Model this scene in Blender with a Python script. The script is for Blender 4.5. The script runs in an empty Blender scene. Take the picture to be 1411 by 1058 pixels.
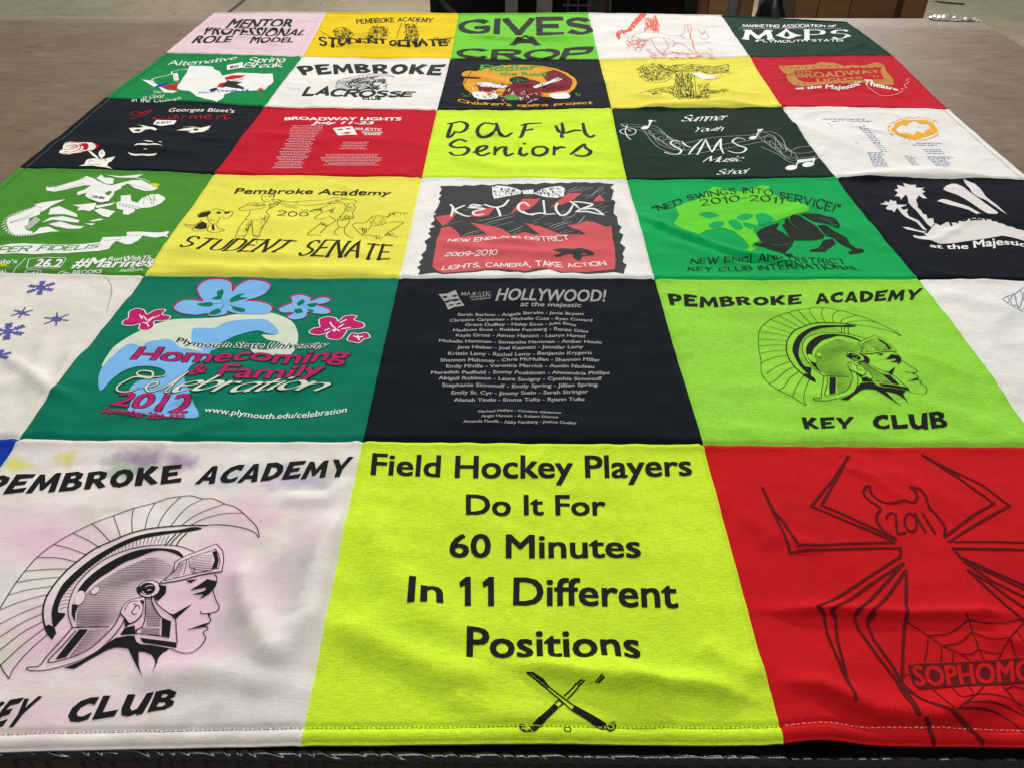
import bpy, bmesh, math, random
import numpy as np
from mathutils import Matrix, Vector
from mathutils.geometry import tessellate_polygon

S = bpy.context.scene
COL = S.collection
# ------------------------------------------------------------------ camera
F_PX, IW, IH = 1161.85, 1411.0, 1058.0
CAM = np.array([-0.013714, -0.336138, 0.609096])
RGT = np.array([0.99993001, 0.01073283, 0.00497803])
UPV = np.array([-0.01046074, 0.60548252, 0.79578986])
FWD = np.array([-0.00552697, 0.79578623, -0.60555241])
cd = bpy.data.cameras.new('camera'); cam = bpy.data.objects.new('camera', cd); COL.objects.link(cam)
cd.sensor_width = 36.0; cd.sensor_fit = 'HORIZONTAL'; cd.lens = F_PX / IW * 36.0
cd.clip_start = 0.02; cd.clip_end = 200
cam.matrix_world = Matrix(((RGT[0], UPV[0], -FWD[0], CAM[0]), (RGT[1], UPV[1], -FWD[1], CAM[1]),
                           (RGT[2], UPV[2], -FWD[2], CAM[2]), (0, 0, 0, 1)))
S.camera = cam
S.view_settings.view_transform = 'Standard'; S.view_settings.look = 'None'
S.view_settings.exposure = 0.0; S.view_settings.gamma = 1.0
S.view_settings.use_curve_mapping = False
# ------------------------------------------------------------------ light of the workshop
w = bpy.data.worlds.new('World'); S.world = w; w.use_nodes = True
w.node_tree.nodes['Background'].inputs[0].default_value = (0.95, 0.97, 1.0, 1)
w.node_tree.nodes['Background'].inputs[1].default_value = 0.30
def area(name, loc, target, sx, sy, power, col=(1, 1, 1)):
    l = bpy.data.lights.new(name, 'AREA'); l.shape = 'RECTANGLE'; l.size = sx; l.size_y = sy
    l.energy = power; l.color = col
    o = bpy.data.objects.new(name, l); COL.objects.link(o); o.location = loc
    o.rotation_euler = (Vector(target) - Vector(loc)).to_track_quat('-Z', 'Y').to_euler()
    return o
area('ceiling_lamp_far', (0.9, 6.6, 2.7), (0.0, 0.8, 0), 3.4, 0.5, 305, (1.0, 0.97, 0.92))
area('fill_lamp_mid', (-0.3, 1.2, 2.9), (0.0, 0.7, 0), 2.8, 0.6, 58, (1.0, 0.98, 0.94))  # unseen lamp added overhead to brighten the near end of the quilt
area('ceiling_lamp_floor', (-1.6, 7.4, 3.0), (-1.6, 7.0, -1), 3.0, 0.6, 60, (1.0, 0.98, 0.94))

# ------------------------------------------------------------------ helpers
rnd = random.Random(7)
def tag(o, label=None, cat=None, group=None, kind=None):
    if label: o['label'] = label
    if cat: o['category'] = cat
    if group: o['group'] = group
    if kind: o['kind'] = kind
    return o
def empty(name, loc=(0, 0, 0)):
    o = bpy.data.objects.new(name, None); COL.objects.link(o); o.location = loc; return o
def link_mesh(name, V, Fc, mat, parent=None, smooth=True):
    me = bpy.data.meshes.new(name)
    me.from_pydata([tuple(map(float, v)) for v in V], [], [tuple(map(int, f)) for f in Fc])
    me.update()
    if smooth: me.polygons.foreach_set('use_smooth', [True] * len(me.polygons))
    o = bpy.data.objects.new(name, me); COL.objects.link(o)
    if mat: me.materials.append(mat)
    if parent:
        o.parent = parent
    return o
def bm_obj(name, bm, mat, parent=None, smooth=False, bevel=0):
    me = bpy.data.meshes.new(name); bm.to_mesh(me); bm.free()
    if smooth: me.polygons.foreach_set('use_smooth', [True] * len(me.polygons))
    me.materials.append(mat)
    o = bpy.data.objects.new(name, me); COL.objects.link(o)
    if parent:
        o.parent = parent
        o.matrix_parent_inverse = Matrix.Translation(-Vector(parent.location))
    if bevel:
        m = o.modifiers.new('bevel', 'BEVEL'); m.width = bevel; m.segments = 2
    return o
def add_box(bm, c, s, rot=None):
    M = Matrix.Translation(c) @ (rot.to_4x4() if rot else Matrix.Identity(4)) @ Matrix.Diagonal((s[0], s[1], s[2], 1))
    bmesh.ops.create_cube(bm, size=1.0, matrix=M)
def lin(c):
    return tuple(((v / 255 / 12.92) if v / 255 <= .04045 else ((v / 255 + .055) / 1.055) ** 2.4) for v in c) + (1.0,)
def nodes(mat):
    mat.use_nodes = True; nt = mat.node_tree
    return nt, nt.nodes, nt.links, nt.nodes['Principled BSDF']
def N(nt, t, **kw):
    n = nt.nodes.new(t)
    for k, v in kw.items():
        if k in n.inputs: n.inputs[k].default_value = v
        else: setattr(n, k, v)
    return n
def coords(nt, scale):
    tc = nt.nodes.new('ShaderNodeTexCoord'); mp = nt.nodes.new('ShaderNodeMapping')
    nt.links.new(tc.outputs['Object'], mp.inputs[0]); mp.inputs['Scale'].default_value = scale
    return mp.outputs[0]
def noise(nt, scale_vec, detail=3, rough=.6):
    n = N(nt, 'ShaderNodeTexNoise', Scale=1.0, Detail=detail, Roughness=rough)
    nt.links.new(coords(nt, scale_vec), n.inputs['Vector']); return n.outputs['Fac']
def ramp(nt, fac, stops):
    r = nt.nodes.new('ShaderNodeValToRGB'); nt.links.new(fac, r.inputs[0])
    e = r.color_ramp.elements
    while len(e) < len(stops): e.new(.5)
    for k, (p, c) in enumerate(stops):
        e[k].position = p; e[k].color = c if len(c) == 4 else (*c, 1)
    return r.outputs[0]
def mix(nt, fac, a, b, mode='MIX'):
    m = nt.nodes.new('ShaderNodeMix'); m.data_type = 'RGBA'; m.blend_type = mode
    for k, v in ((0, fac), (6, a), (7, b)):
        if hasattr(v, 'links') or hasattr(v, 'is_linked'): nt.links.new(v, m.inputs[k])
        else: m.inputs[k].default_value = v
    return m.outputs[2]
def fuzz(nt, b, strength=.35, k=1.0):
    """knitted jersey: fine streaky grain, read as bump"""
    n1 = noise(nt, (430 * k, 1150 * k, 300), 3, .75); n2 = noise(nt, (60, 120, 60), 3, .6)
    n4 = noise(nt, (75 * k, 900 * k, 60), 4, .72)
    av = N(nt, 'ShaderNodeMath', operation='ADD'); nt.links.new(n1, av.inputs[0]); nt.links.new(n4, av.inputs[1])
    hf = N(nt, 'ShaderNodeMath', operation='MULTIPLY'); nt.links.new(av.outputs[0], hf.inputs[0]); hf.inputs[1].default_value = .5; n1 = hf.outputs[0]
    a = N(nt, 'ShaderNodeMath', operation='MULTIPLY_ADD'); nt.links.new(n2, a.inputs[0]); a.inputs[1].default_value = .8
    nt.links.new(n1, a.inputs[2])
    bp = N(nt, 'ShaderNodeBump', Strength=strength, Distance=.0012)
    nt.links.new(a.outputs[0], bp.inputs['Height']); nt.links.new(bp.outputs[0], b.inputs['Normal'])
    return n1, n2
def g(v): return (v, v, v, 1)
def cloth_mat(name, col, var=.22, kn=1.0):
    m = bpy.data.materials.new(name); nt, nd, lk, b = nodes(m)
    n1, n2 = fuzz(nt, b, .35, kn)
    c = mix(nt, 1.0, lin(col), ramp(nt, n1, [(.32, g(1 - var * 1.15)), (.64, g(1.0 + var * .3))]), 'MULTIPLY')
    n3 = noise(nt, (9, 14, 9), 4, .6)
    c = mix(nt, 1.0, c, ramp(nt, n3, [(.3, g(.89)), (.7, g(1.05))]), 'MULTIPLY')
    lk.new(c, b.inputs['Base Color'])
    b.inputs['Roughness'].default_value = .92
    b.inputs['Specular IOR Level'].default_value = .08
    b.inputs['Sheen Weight'].default_value = .01
    return m
def ink_mat(name, col, wear=.2, rough=.62):
    m = bpy.data.materials.new(name); nt, nd, lk, b = nodes(m)
    n1, n2 = fuzz(nt, b, .25)
    lo = tuple(x * (1 - wear) for x in lin(col)[:3]) + (1,)
    hi = tuple(min(1, x * (1 + wear) + wear * .03) for x in lin(col)[:3]) + (1,)
    c = ramp(nt, n1, [(.3, lo), (.75, hi)])
    lk.new(c, b.inputs['Base Color']); b.inputs['Roughness'].default_value = max(rough, .8)
    b.inputs['Specular IOR Level'].default_value = .04
    return m
def plain_mat(name, col, rough=.6, metal=0.0, var=.2, sc=(20, 20, 20), bump=0.0):
    m = bpy.data.materials.new(name); nt, nd, lk, b = nodes(m)
    f = noise(nt, sc, 5, .65)
    c = mix(nt, 1.0, lin(col), ramp(nt, f, [(.3, g(1 - var)), (.72, g(1 + var * .5))]), 'MULTIPLY')
    lk.new(c, b.inputs['Base Color']); b.inputs['Roughness'].default_value = rough; b.inputs['Metallic'].default_value = metal
    if bump:
        bp = N(nt, 'ShaderNodeBump', Strength=bump, Distance=.004); lk.new(f, bp.inputs['Height']); lk.new(bp.outputs[0], b.inputs['Normal'])
    return m

# ------------------------------------------------------------------ the seams of the quilt, measured on the table plane
def plane_at(px, py, z=0.0):
    px = np.asarray(px, float); py = np.asarray(py, float)
    d = FWD + ((px - IW / 2) / F_PX)[..., None] * RGT - ((py - IH / 2) / F_PX)[..., None] * UPV
    t = (np.asarray(z) - CAM[2]) / d[..., 2]
    return np.stack([CAM[0] + d[..., 0] * t, CAM[1] + d[..., 1] * t], -1)
W = 0.36
NODE = {(0,0):(295,18),(1,0):(450,16.5),(2,0):(632,18),(3,0):(810,18),(4,0):(994,21),(5,0):(1168,30),
(0,1):(227,73),(1,1):(416,79),(2,1):(620.5,82),(3,1):(826,81.5),(4,1):(1034,79),(5,1):(1231,76.5),
(0,2):(144,135),(1,2):(364,146.5),(2,2):(602,151),(3,2):(842.5,151),(4,2):(1078,148),(5,2):(1309,151.5),
(0,3):(24,232),(1,3):(294,239),(2,3):(581,245),(3,3):(864,247.5),(4,3):(1152,246.7),(5,3):(1420,247),
(1,4):(198,378),(2,4):(550,383),(3,4):(902,384.5),(4,4):(1266,385),
(1,5):(26.5,605),(2,5):(500,608),(3,5):(969,612),(2,6):(414,1023),(3,6):(1080,1022)}
LAT = np.zeros((6, 7, 2)); DEV = {}
for i in range(6):
    for j in range(7):
        if (i, j) in NODE:
            DEV[i, j] = plane_at(*NODE[i, j]) - np.array([(i - 2.5) * W, (6 - j) * W])
for i in range(6):
    for j in range(7):
        k = (i, j)
        if k not in DEV:
            k = min(DEV, key=lambda q: (abs(q[0] - i) * 1.5 + abs(q[1] - j)))
        LAT[i, j] = DEV[k] + np.array([(i - 2.5) * W, (6 - j) * W])
EXT = np.zeros((8, 9, 2)); EXT[1:7, 1:8] = LAT
EXT[0] = 2 * EXT[1] - EXT[2]; EXT[7] = 2 * EXT[6] - EXT[5]
EXT[:, 0] = 2 * EXT[:, 1] - EXT[:, 2]; EXT[:, 8] = 2 * EXT[:, 7] - EXT[:, 6]
def cr(t):
    return (np.stack([-.5*t**3 + t**2 - .5*t, 1.5*t**3 - 2.5*t**2 + 1, -1.5*t**3 + 2*t**2 + .5*t, .5*t**3 - .5*t**2], -1))
def Q(s, t):
    """lattice coordinates (columns s 0..5, rows t 0..6 from the far end) -> x, y"""
    i = np.clip(np.floor(s), 0, 4).astype(int); j = np.clip(np.floor(t), 0, 5).astype(int)
    a = cr(s - i) * .45; b = cr(t - j) * .45
    u = s - i; v = t - j                                    # blend of smooth and straight seams
    a[..., 1] += .55 * (1 - u); a[..., 2] += .55 * u; b[..., 1] += .55 * (1 - v); b[..., 2] += .55 * v
    out = 0
    for p in range(4):
        for q in range(4):
            out = out + (a[..., p] * b[..., q])[..., None] * EXT[i + p, j + q]
    return out
def Qinv(xy):
    s = xy[..., 0] / W + 2.5; t = 6 - xy[..., 1] / W
    for _ in range(5):
        e = Q(np.clip(s, -.4, 5.4), np.clip(t, -.4, 6.4)) - xy
        s = s - e[..., 0] / W; t = t + e[..., 1] / W
    return s, t
# ------------------------------------------------------------------ relief of the cloth
RG = np.random.RandomState(11); GRID = RG.rand(64, 64) * 2 - 1
def vnoise(x, y):
    i = np.floor(x).astype(int); j = np.floor(y).astype(int); u = x - i; v = y - j
    u = u*u*u*(u*(u*6-15)+10); v = v*v*v*(v*(v*6-15)+10)
    G_ = lambda a, b: GRID[a % 64, b % 64]
    return (G_(i, j)*(1-u)*(1-v) + G_(i+1, j)*u*(1-v) + G_(i, j+1)*(1-u)*v + G_(i+1, j+1)*u*v)
WR = []; WB = []
def wrinkle(pts, amp, width, asym=1.0):
    p = np.array(pts, float)
    if p[:, 1].mean() > 650: amp, width = amp * 1.15, width * .8
    WR.append((plane_at(p[:, 0], p[:, 1]), amp * .001, width * .001, asym))
# folds seen in the photograph
wrinkle([(505, 690), (535, 790), (600, 850), (690, 905)], 3.4, 25)
wrinkle([(690, 915), (760, 926), (850, 940), (960, 948), (1062, 968)], 5.8, 16, .6)
wrinkle([(440, 850), (520, 890), (600, 925), (700, 950)], 4.6, 20)
wrinkle([(800, 900), (860, 920), (900, 960), (930, 1000)], 3.0, 15)
wrinkle([(960, 880), (1010, 920), (1060, 940)], 3.0, 16)
wrinkle([(600, 960), (690, 985), (760, 990)], 2.0, 12)
wrinkle([(470, 700), (440, 770), (425, 850), (380, 930)], 5.4, 18)
wrinkle([(330, 770), (345, 850), (390, 930)], 4.8, 16)
wrinkle([(380, 690), (450, 690), (485, 660)], 2.0, 12)
wrinkle([(170, 930), (280, 925), (390, 950)], 3.0, 16)
wrinkle([(1035, 842), (1150, 843), (1250, 850), (1411, 848)], 3.6, 11, .5)
wrinkle([(1060, 935), (1130, 955), (1210, 985), (1290, 990), (1411, 960)], 6.0, 17, .6)
wrinkle([(1010, 700), (1060, 740), (1140, 760)], 1.6, 14)
wrinkle([(1340, 830), (1375, 870), (1411, 900)], 1.6, 8)
wrinkle([(1150, 640), (1210, 660), (1250, 700)], 1.4, 9)
wrinkle([(870, 296), (940, 325), (1010, 350), (1080, 362), (1120, 372)], 4.6, 14, .55)
wrinkle([(900, 330), (960, 345), (1040, 372)], 2.5, 13)
wrinkle([(1120, 300), (1180, 320), (1230, 350)], 1.6, 12)
wrinkle([(0, 484), (40, 515), (75, 545), (120, 560)], 3.0, 8)
wrinkle([(105, 470), (95, 530), (60, 610)], 3.2, 16)
wrinkle([(65, 455), (50, 520), (45, 560)], 2.5, 13)
wrinkle([(145, 385), (155, 400), (148, 430)], .6, 4)
wrinkle([(1300, 420), (1350, 470), (1411, 560)], 2.6, 22)
wrinkle([(1290, 400), (1340, 420), (1411, 430)], 2.0, 16)
wrinkle([(865, 152), (930, 146), (1000, 142), (1060, 149)], 5.0, 18)
wrinkle([(250, 40), (310, 46), (370, 40), (425, 44)], 3.0, 22, .6)
wrinkle([(1150, 45), (1180, 60), (1225, 75)], 2.5, 16)
wrinkle([(1110, 125), (1170, 115), (1220, 105)], 3.2, 20)
wrinkle([(1080, 165), (1140, 190), (1200, 215)], 3.0, 20)
wrinkle([(1150, 250), (1220, 243), (1300, 239), (1380, 248)], 4.5, 20)
wrinkle([(660, 395), (760, 440), (850, 520)], 1.2, 26)
wrinkle([(560, 590), (700, 575), (820, 590), (940, 590)], 2.2, 22)
wrinkle([(200, 590), (330, 560), (430, 520), (520, 440)], 2.2, 15)
wrinkle([(240, 600), (300, 585), (350, 575)], 2.0, 10)
wrinkle([(205, 365), (330, 372), (450, 372), (545, 376)], 3.2, 14)
wrinkle([(225, 340), (300, 352), (400, 350)], 1.8, 14)
wrinkle([(30, 200), (100, 195), (200, 205), (290, 215)], 2.5, 22)
wrinkle([(330, 180), (420, 192), (570, 196)], 2.0, 18)
wrinkle([(600, 215), (700, 232), (850, 230)], 2.4, 18)
wrinkle([(640, 170), (740, 200), (840, 205)], 1.4, 20)
wrinkle([(690, 235), (880, 300), (900, 360)], 1.2, 30)
wrinkle([(840, 260), (865, 300), (880, 340)], 2.5, 12)
wrinkle([(590, 330), (660, 345), (760, 352), (860, 345)], 2.6, 13)
wrinkle([(640, 100), (700, 118), (800, 122)], 2.4, 16)
wrinkle([(440, 60), (520, 66), (610, 60)], 3.0, 18)
wrinkle([(640, 50), (720, 58), (810, 50)], 4.0, 18)
wrinkle([(830, 40), (900, 60), (1000, 60)], 3.0, 20)
wrinkle([(850, 130), (930, 138), (1010, 125)], 3.0, 18)
wrinkle([(960, 420), (1100, 430), (1230, 480)], 1.6, 24)
wrinkle([(1180, 520), (1280, 560), (1400, 600)], 2.0, 18)
wrinkle([(960, 590), (1100, 598), (1250, 596)], 2.0, 13)
rr = random.Random(5)
for i in range(5):
    for j in range(6):
        for k in range(5):
            s0, t0 = i + rr.uniform(.12, .88), j + rr.uniform(.12, .88); a = rr.uniform(-.7, .7); L_ = rr.uniform(.1, .3)
            ss = s0 + np.linspace(-L_, L_, 4) * math.cos(a); tt = t0 + np.linspace(-L_, L_, 4) * math.sin(a) + np.array([0, .03, .02, -.01]) * rr.choice((-1, 1))
            WR.append((Q(np.clip(ss, i + .05, i + .95), np.clip(tt, j + .05, j + .95)), rr.uniform(-.0009, .0017) * (1 + .1 * (5 - j)), rr.uniform(.007, .016), 1.0))
for i in range(5):
    for j in range(6):
        for k in range(9):                                    # short sharp creases that pull from the stitching
            if rr.random() < .6: s0, t0, a = i + rr.uniform(.06, .94), j + rr.choice((.05, .95)), rr.uniform(.9, 2.2)
            else: s0, t0, a = i + rr.choice((.05, .95)), j + rr.uniform(.06, .94), rr.uniform(-.7, .7)
            L_ = rr.uniform(.05, .16); u_ = np.linspace(-L_, L_, 3); b_ = rr.uniform(-.02, .02)
            ss = np.clip(s0 + u_ * math.cos(a) + np.array([0, b_, 0]), i + .012, i + .988); tt = np.clip(t0 + u_ * math.sin(a), j + .012, j + .988)
            WR.append((Q(ss, tt), rr.uniform(.0003, .0008), rr.uniform(.0055, .009), 1.0))
HEM_UP = [(plane_at(1128, 1012), .0085, .030), (plane_at(745, 1020), .0022, .05), (plane_at(60, 1018), .001, .05)]
def H(xy, st=None):
    x, y = xy[..., 0], xy[..., 1]
    s, t = st if st is not None else Qinv(xy)
    ds = np.abs(s - np.round(s)) * W; dt = np.abs(t - np.round(t)) * W
    z = .0026 * vnoise(x * 6 + 3.1, y * 7 + 9.2) + .0010 * vnoise(x * 17 + 13, y * 24 + 5) + .00045 * vnoise(x * 45, y * 70 + 31)
    inner_s = (s > .3) & (s < 4.7); inner_t = (t > .3) & (t < 5.7)
    z = z - np.where(inner_s, .0017 * np.exp(-(ds / .0030) ** 2) - .0006 * np.exp(-((ds - .009) / .006) ** 2), 0)
    z = z - np.where(inner_t, .0019 * np.exp(-(dt / .0030) ** 2) - .0008 * np.exp(-((dt - .009) / .006) ** 2), 0)
    tt_ = (t - np.round(t)) * W; ss_ = (s - np.round(s)) * W       # seam allowance pressed to one side
    z = z + np.where(inner_t, .0010 * np.exp(-((tt_ - .0062) / .0036) ** 2), 0) + np.where(inner_s, .0008 * np.exp(-((ss_ + .0062) / .0036) ** 2), 0)
    # puckers along the seams
    z = z + .0007 * np.exp(-(dt / .02) ** 2) * vnoise(x * 60 + 7, y * 9) + .0007 * np.exp(-(ds / .02) ** 2) * vnoise(x * 9 + 40, y * 60)
    xl, xh, yl, yh = x.min(), x.max(), y.min(), y.max()
    if len(WB) != len(WR):
        WB[:] = [(*(P.min(0) - 3.2 * wd), *(P.max(0) + 3.2 * wd)) for P, amp, wd, asym in WR]
    B_ = np.array(WB)
    for k_ in np.nonzero((B_[:, 0] <= xh) & (B_[:, 2] >= xl) & (B_[:, 1] <= yh) & (B_[:, 3] >= yl))[0]:
        P, amp, wd, asym = WR[k_]; lo = B_[k_, :2]; hi = B_[k_, 2:]
        msk = (x > lo[0]) & (x < hi[0]) & (y > lo[1]) & (y < hi[1])
        if not msk.any(): continue
        X = np.stack([x[msk], y[msk]], -1); best = np.full(len(X), 1e9); side = np.zeros(len(X)); along = np.zeros(len(X))
        seg = np.linalg.norm(np.diff(P, axis=0), axis=1); tot = seg.sum(); acc = 0
        for k in range(len(P) - 1):
            d = P[k + 1] - P[k]; u = np.clip(((X - P[k]) @ d) / (d @ d), 0, 1); q = X - (P[k] + u[:, None] * d)
            dd = np.hypot(q[:, 0], q[:, 1]); b = dd < best
            best = np.where(b, dd, best); along = np.where(b, (acc + u * seg[k]) / tot, along)
            side = np.where(b, q[:, 1], side); acc += seg[k]
        ww = np.where(side < 0, wd * asym, wd)
        fade = np.clip(np.minimum(along, 1 - along) / .22, 0.0, 1) ; fade = fade * fade * (3 - 2 * fade)
        z[msk] += amp * 1.75 * np.exp(-(best / ww) ** 2) * (.12 + .88 * fade)
    # the hem all round: a rolled edge with a stitched groove behind it
    e = np.minimum(np.minimum(s, 5 - s), np.minimum(t, 6 - t)) * W
    near = np.clip(1 - e / .05, 0, 1)
    z = z * (1 - .55 * near)
    z = z + .0012 * np.exp(-((e - .006) / .006) ** 2) - .0022 * np.exp(-((e - .0135) / .0028) ** 2) \
        - .0040 * (1 - np.sqrt(np.clip(1 - np.clip(1 - e / .0085, 0, 1) ** 2, 0, 1)))
    z = z + .0006 * np.exp(-((e - .0135) / .004) ** 2) * np.sin((x + y) * 2 * math.pi / .0034 * .5)
    for c, a_, w_ in HEM_UP:
        z = z + a_ * np.exp(-((x - c[0]) / w_) ** 2 - ((y - c[1]) / .045) ** 2)
    return np.maximum(z, -.0052) if True else z
def at(px, py):
    """photo position -> x, y on the relief of the cloth"""
    xy = plane_at(px, py, 0.0); z = 0.0
    for _ in range(3):
        z = .45 * z + .5 * H(xy) * .9; xy = plane_at(px, py, z)
    return xy
# ------------------------------------------------------------------ printing on the cloth
def catmull(P, n=6, closed=False):
    P = np.asarray(P, float)
    if len(P) < 3: return P
    if closed: Q_ = np.vstack([P[-1], P, P[0], P[1]])
    else: Q_ = np.vstack([2 * P[0] - P[1], P, 2 * P[-1] - P[-2]])
    out = []; t = np.linspace(0, 1, n, endpoint=False); C4 = cr(t)
    for k in range(len(Q_) - 3): out.append(C4 @ Q_[k:k + 4])
    if not closed: out.append(P[-1:])
    return np.vstack(out)
class View:
    def __init__(s, x0, y0, sc): s.o = np.array([x0, y0], float); s.k = sc
    def __call__(s, p):
        if isinstance(p, str):
            p = [[float(v) for v in q.split(',')] for q in p.split()]
        return np.asarray(p, float) / s.k + s.o
PX = View(0, 0, 1)
def ribbon(P, wid, ends=(1, 1), wfun=None):
    """triangles of a band of width wid along P; ends scale the width at the tips"""
    P = np.asarray(P, float); d = np.diff(P, axis=0); l = np.hypot(d[:, 0], d[:, 1]); keep = np.r_[True, l > 1e-9]
    P = P[keep]
    if len(P) < 2: return np.zeros((0, 3, 2))
    d = np.diff(P, axis=0); l = np.hypot(d[:, 0], d[:, 1]); u = d / l[:, None]
    ww = np.full(len(u), wid) if wfun is None else np.array([wfun(a) for a in u]) * wid
    n = np.stack([-u[:, 1], u[:, 0]], -1)
    off = np.zeros_like(P); wv = np.zeros(len(P))
    off[0] = n[0]; off[-1] = n[-1]; wv[0] = ww[0]; wv[-1] = ww[-1]
    if len(P) > 2:
        m = n[:-1] + n[1:]; c = np.maximum(np.hypot(m[:, 0], m[:, 1]), .7)
        off[1:-1] = m / c[:, None] * (2 / c)[:, None]; wv[1:-1] = (ww[:-1] + ww[1:]) / 2
    acc = np.r_[0, np.cumsum(l)] / l.sum()
    e = np.ones(len(P))
    if ends[0] != 1: e *= ends[0] + (1 - ends[0]) * np.clip(acc / .45, 0, 1)
    if ends[1] != 1: e *= ends[1] + (1 - ends[1]) * np.clip((1 - acc) / .45, 0, 1)
    a = P + off * (wv * e / 2)[:, None]; b = P - off * (wv * e / 2)[:, None]
    return np.concatenate([np.stack([a[:-1], b[:-1], b[1:]], 1), np.stack([a[:-1], b[1:], a[1:]], 1)])
def tess(loops):
    V_ = np.vstack(loops)
    t = tessellate_polygon([[Vector((x, y, 0)) for x, y in L_] for L_ in loops])
    return V_[np.array(t, int)] if t else np.zeros((0, 3, 2))
def refine(T, X, L=.0065):
    for _ in range(8):
        e = np.stack([np.linalg.norm(T[:, (k + 1) % 3] - T[:, k], axis=1) for k in range(3)], 1)
        mk = e > L
        if not mk.any(): break
        out, ox = [T[~mk.any(1)]], [X[~mk.any(1)]]
        for code in range(1, 8):
            m = np.array([(code >> k) & 1 for k in range(3)], bool)
            q = (mk == m).all(1)
            if not q.any(): continue
            A, xx = T[q], X[q]
            M = [(A[:, k] + A[:, (k + 1) % 3]) / 2 for k in range(3)]
            c = m.sum()
            if c == 3: new = [(A[:, 0], M[0], M[2]), (M[0], A[:, 1], M[1]), (M[2], M[1], A[:, 2]), (M[0], M[1], M[2])]
            elif c == 1:
                k = int(np.argmax(m)); new = [(A[:, k], M[k], A[:, (k + 2) % 3]), (M[k], A[:, (k + 1) % 3], A[:, (k + 2) % 3])]
            else:
                k = int(np.argmin(m)); a, b, c_ = k, (k + 1) % 3, (k + 2) % 3     # edge a-b stays whole
                new = [(M[b], A[:, c_], M[c_]), (A[:, a], A[:, b], M[b]), (A[:, a], M[b], M[c_])]
            for n_ in new: out.append(np.stack(n_, 1)); ox.append(xx)
        T = np.concatenate(out); X = np.concatenate(ox)
    return T, X
class Print:
    """one printed piece of a panel: flat ink laid on the relief of the cloth"""
    def __init__(s, panel, name, mat, level=0, label=None):
        s.p, s.name, s.m, s.lv, s.lab, s.T, s.X, s.k, s.L = panel, name, mat, level, label, [], [], 0, .0034
    def add(s, T):
        if len(T): s.T.append(T); s.X.append(np.full(len(T), (s.k % 20) * 1.5e-6)); s.k += 1
        return s
    def poly(s, v, pts, holes=(), smooth=0):
        L_ = [v(pts)] + [v(h) for h in holes]
        if smooth: L_ = [catmull(q, smooth, True) for q in L_]
        return s.add(tess([at(q[:, 0], q[:, 1]) for q in L_]))
    def line(s, v, pts, w_, smooth=5, ends=(1, 1)):
        q = v(pts)
        if smooth and len(q) > 2: q = catmull(q, smooth)
        return s.add(ribbon(at(q[:, 0], q[:, 1]), w_ * .001, ends))
    def lines(s, v, txt, w_, smooth=5, ends=(1, 1)):
        for q in txt.split('/'):
            if q.strip(): s.line(v, q.strip(), w_, smooth, ends)
        return s
    def ell(s, v, c, rx, ry, rot=0, w_=None, n=22):
        a = np.linspace(0, 2 * math.pi, n + (1 if w_ else 0), endpoint=bool(w_)); r = math.radians(rot)
        x = rx * np.cos(a); y = ry * np.sin(a)
        P = np.stack([c[0] + x * math.cos(r) - y * math.sin(r), c[1] + x * math.sin(r) + y * math.cos(r)], -1)
        return s.line(v, P, w_, 0) if w_ else s.poly(v, P)
    def warp(s, T, v, base, top, wavy=0.0):
        B = v(base); U = v(top)
        def along(P, f):
            P = catmull(P, 8) if len(P) > 2 else P
            c = np.r_[0, np.cumsum(np.hypot(*np.diff(P, axis=0).T))]; c /= c[-1]
            lo = P[0] - (P[1] - P[0]) / max(c[1], 1e-6) * np.maximum(-f, 0)[:, None]
            hi = (P[-1] - P[-2]) / max(1 - c[-2], 1e-6) * np.maximum(f - 1, 0)[:, None]
            return np.stack([np.interp(f, c, P[:, 0]), np.interp(f, c, P[:, 1])], -1) + np.where((f < 0)[:, None], lo - P[0], 0) + hi
        f = T.reshape(-1, 2)
        b = along(B, f[:, 0]); u = along(U, f[:, 0]); q = b + (u - b) * f[:, 1:2]
        return plane_at(q[:, 0], q[:, 1]).reshape(-1, 3, 2)
    def text(s, v, txt, base, top, bold=0.0, shear=0.0):
        T, wd = bfont(txt, 0, shear)
        for dx, dy in (((0, 0),) if not bold else ((-bold, bold * .6), (bold, bold * .6), (-bold, -bold * .6), (bold, -bold * .6))):
            s.add(s.warp((T + np.array([dx, dy]) * 1.0) / np.array([wd, 1]), v, base, top))
        return s
    def pen(s, v, txt, base, top, **st):
        polys, wd = penfont(txt, **st)
        for T in polys: s.add(s.warp(T / np.array([wd, 1]), v, base, top))
        return s
    def scrib(s, v, region, n, w_, seed=0, ln=(10, 30), ang=None):
        """short pen scratches filling a region of a drawing"""
        R = random.Random(seed); P = v(region) if isinstance(region, str) else region
        lo, hi = P.min(0), P.max(0); k = 0; tries = 0
        while k < n and tries < n * 40:
            tries += 1
            x, y = R.uniform(lo[0], hi[0]), R.uniform(lo[1], hi[1]); c = False
            for a, b in zip(P, np.roll(P, -1, 0)):
                if (a[1] > y) != (b[1] > y) and x < (b[0] - a[0]) * (y - a[1]) / (b[1] - a[1]) + a[0]: c = not c
            if not c: continue
            a = R.uniform(0, 6.3) if ang is None else math.radians(ang + R.uniform(-25, 25)); l = R.uniform(*ln) / v.k
            s.line(PX, [(x, y), (x + l * math.cos(a) * .5 + R.uniform(-.5, .5), y + l * math.sin(a) * .35 + R.uniform(-.5, .5)), (x + l * math.cos(a), y + l * math.sin(a) * .7)], w_, 3)
            k += 1
        return s
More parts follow.
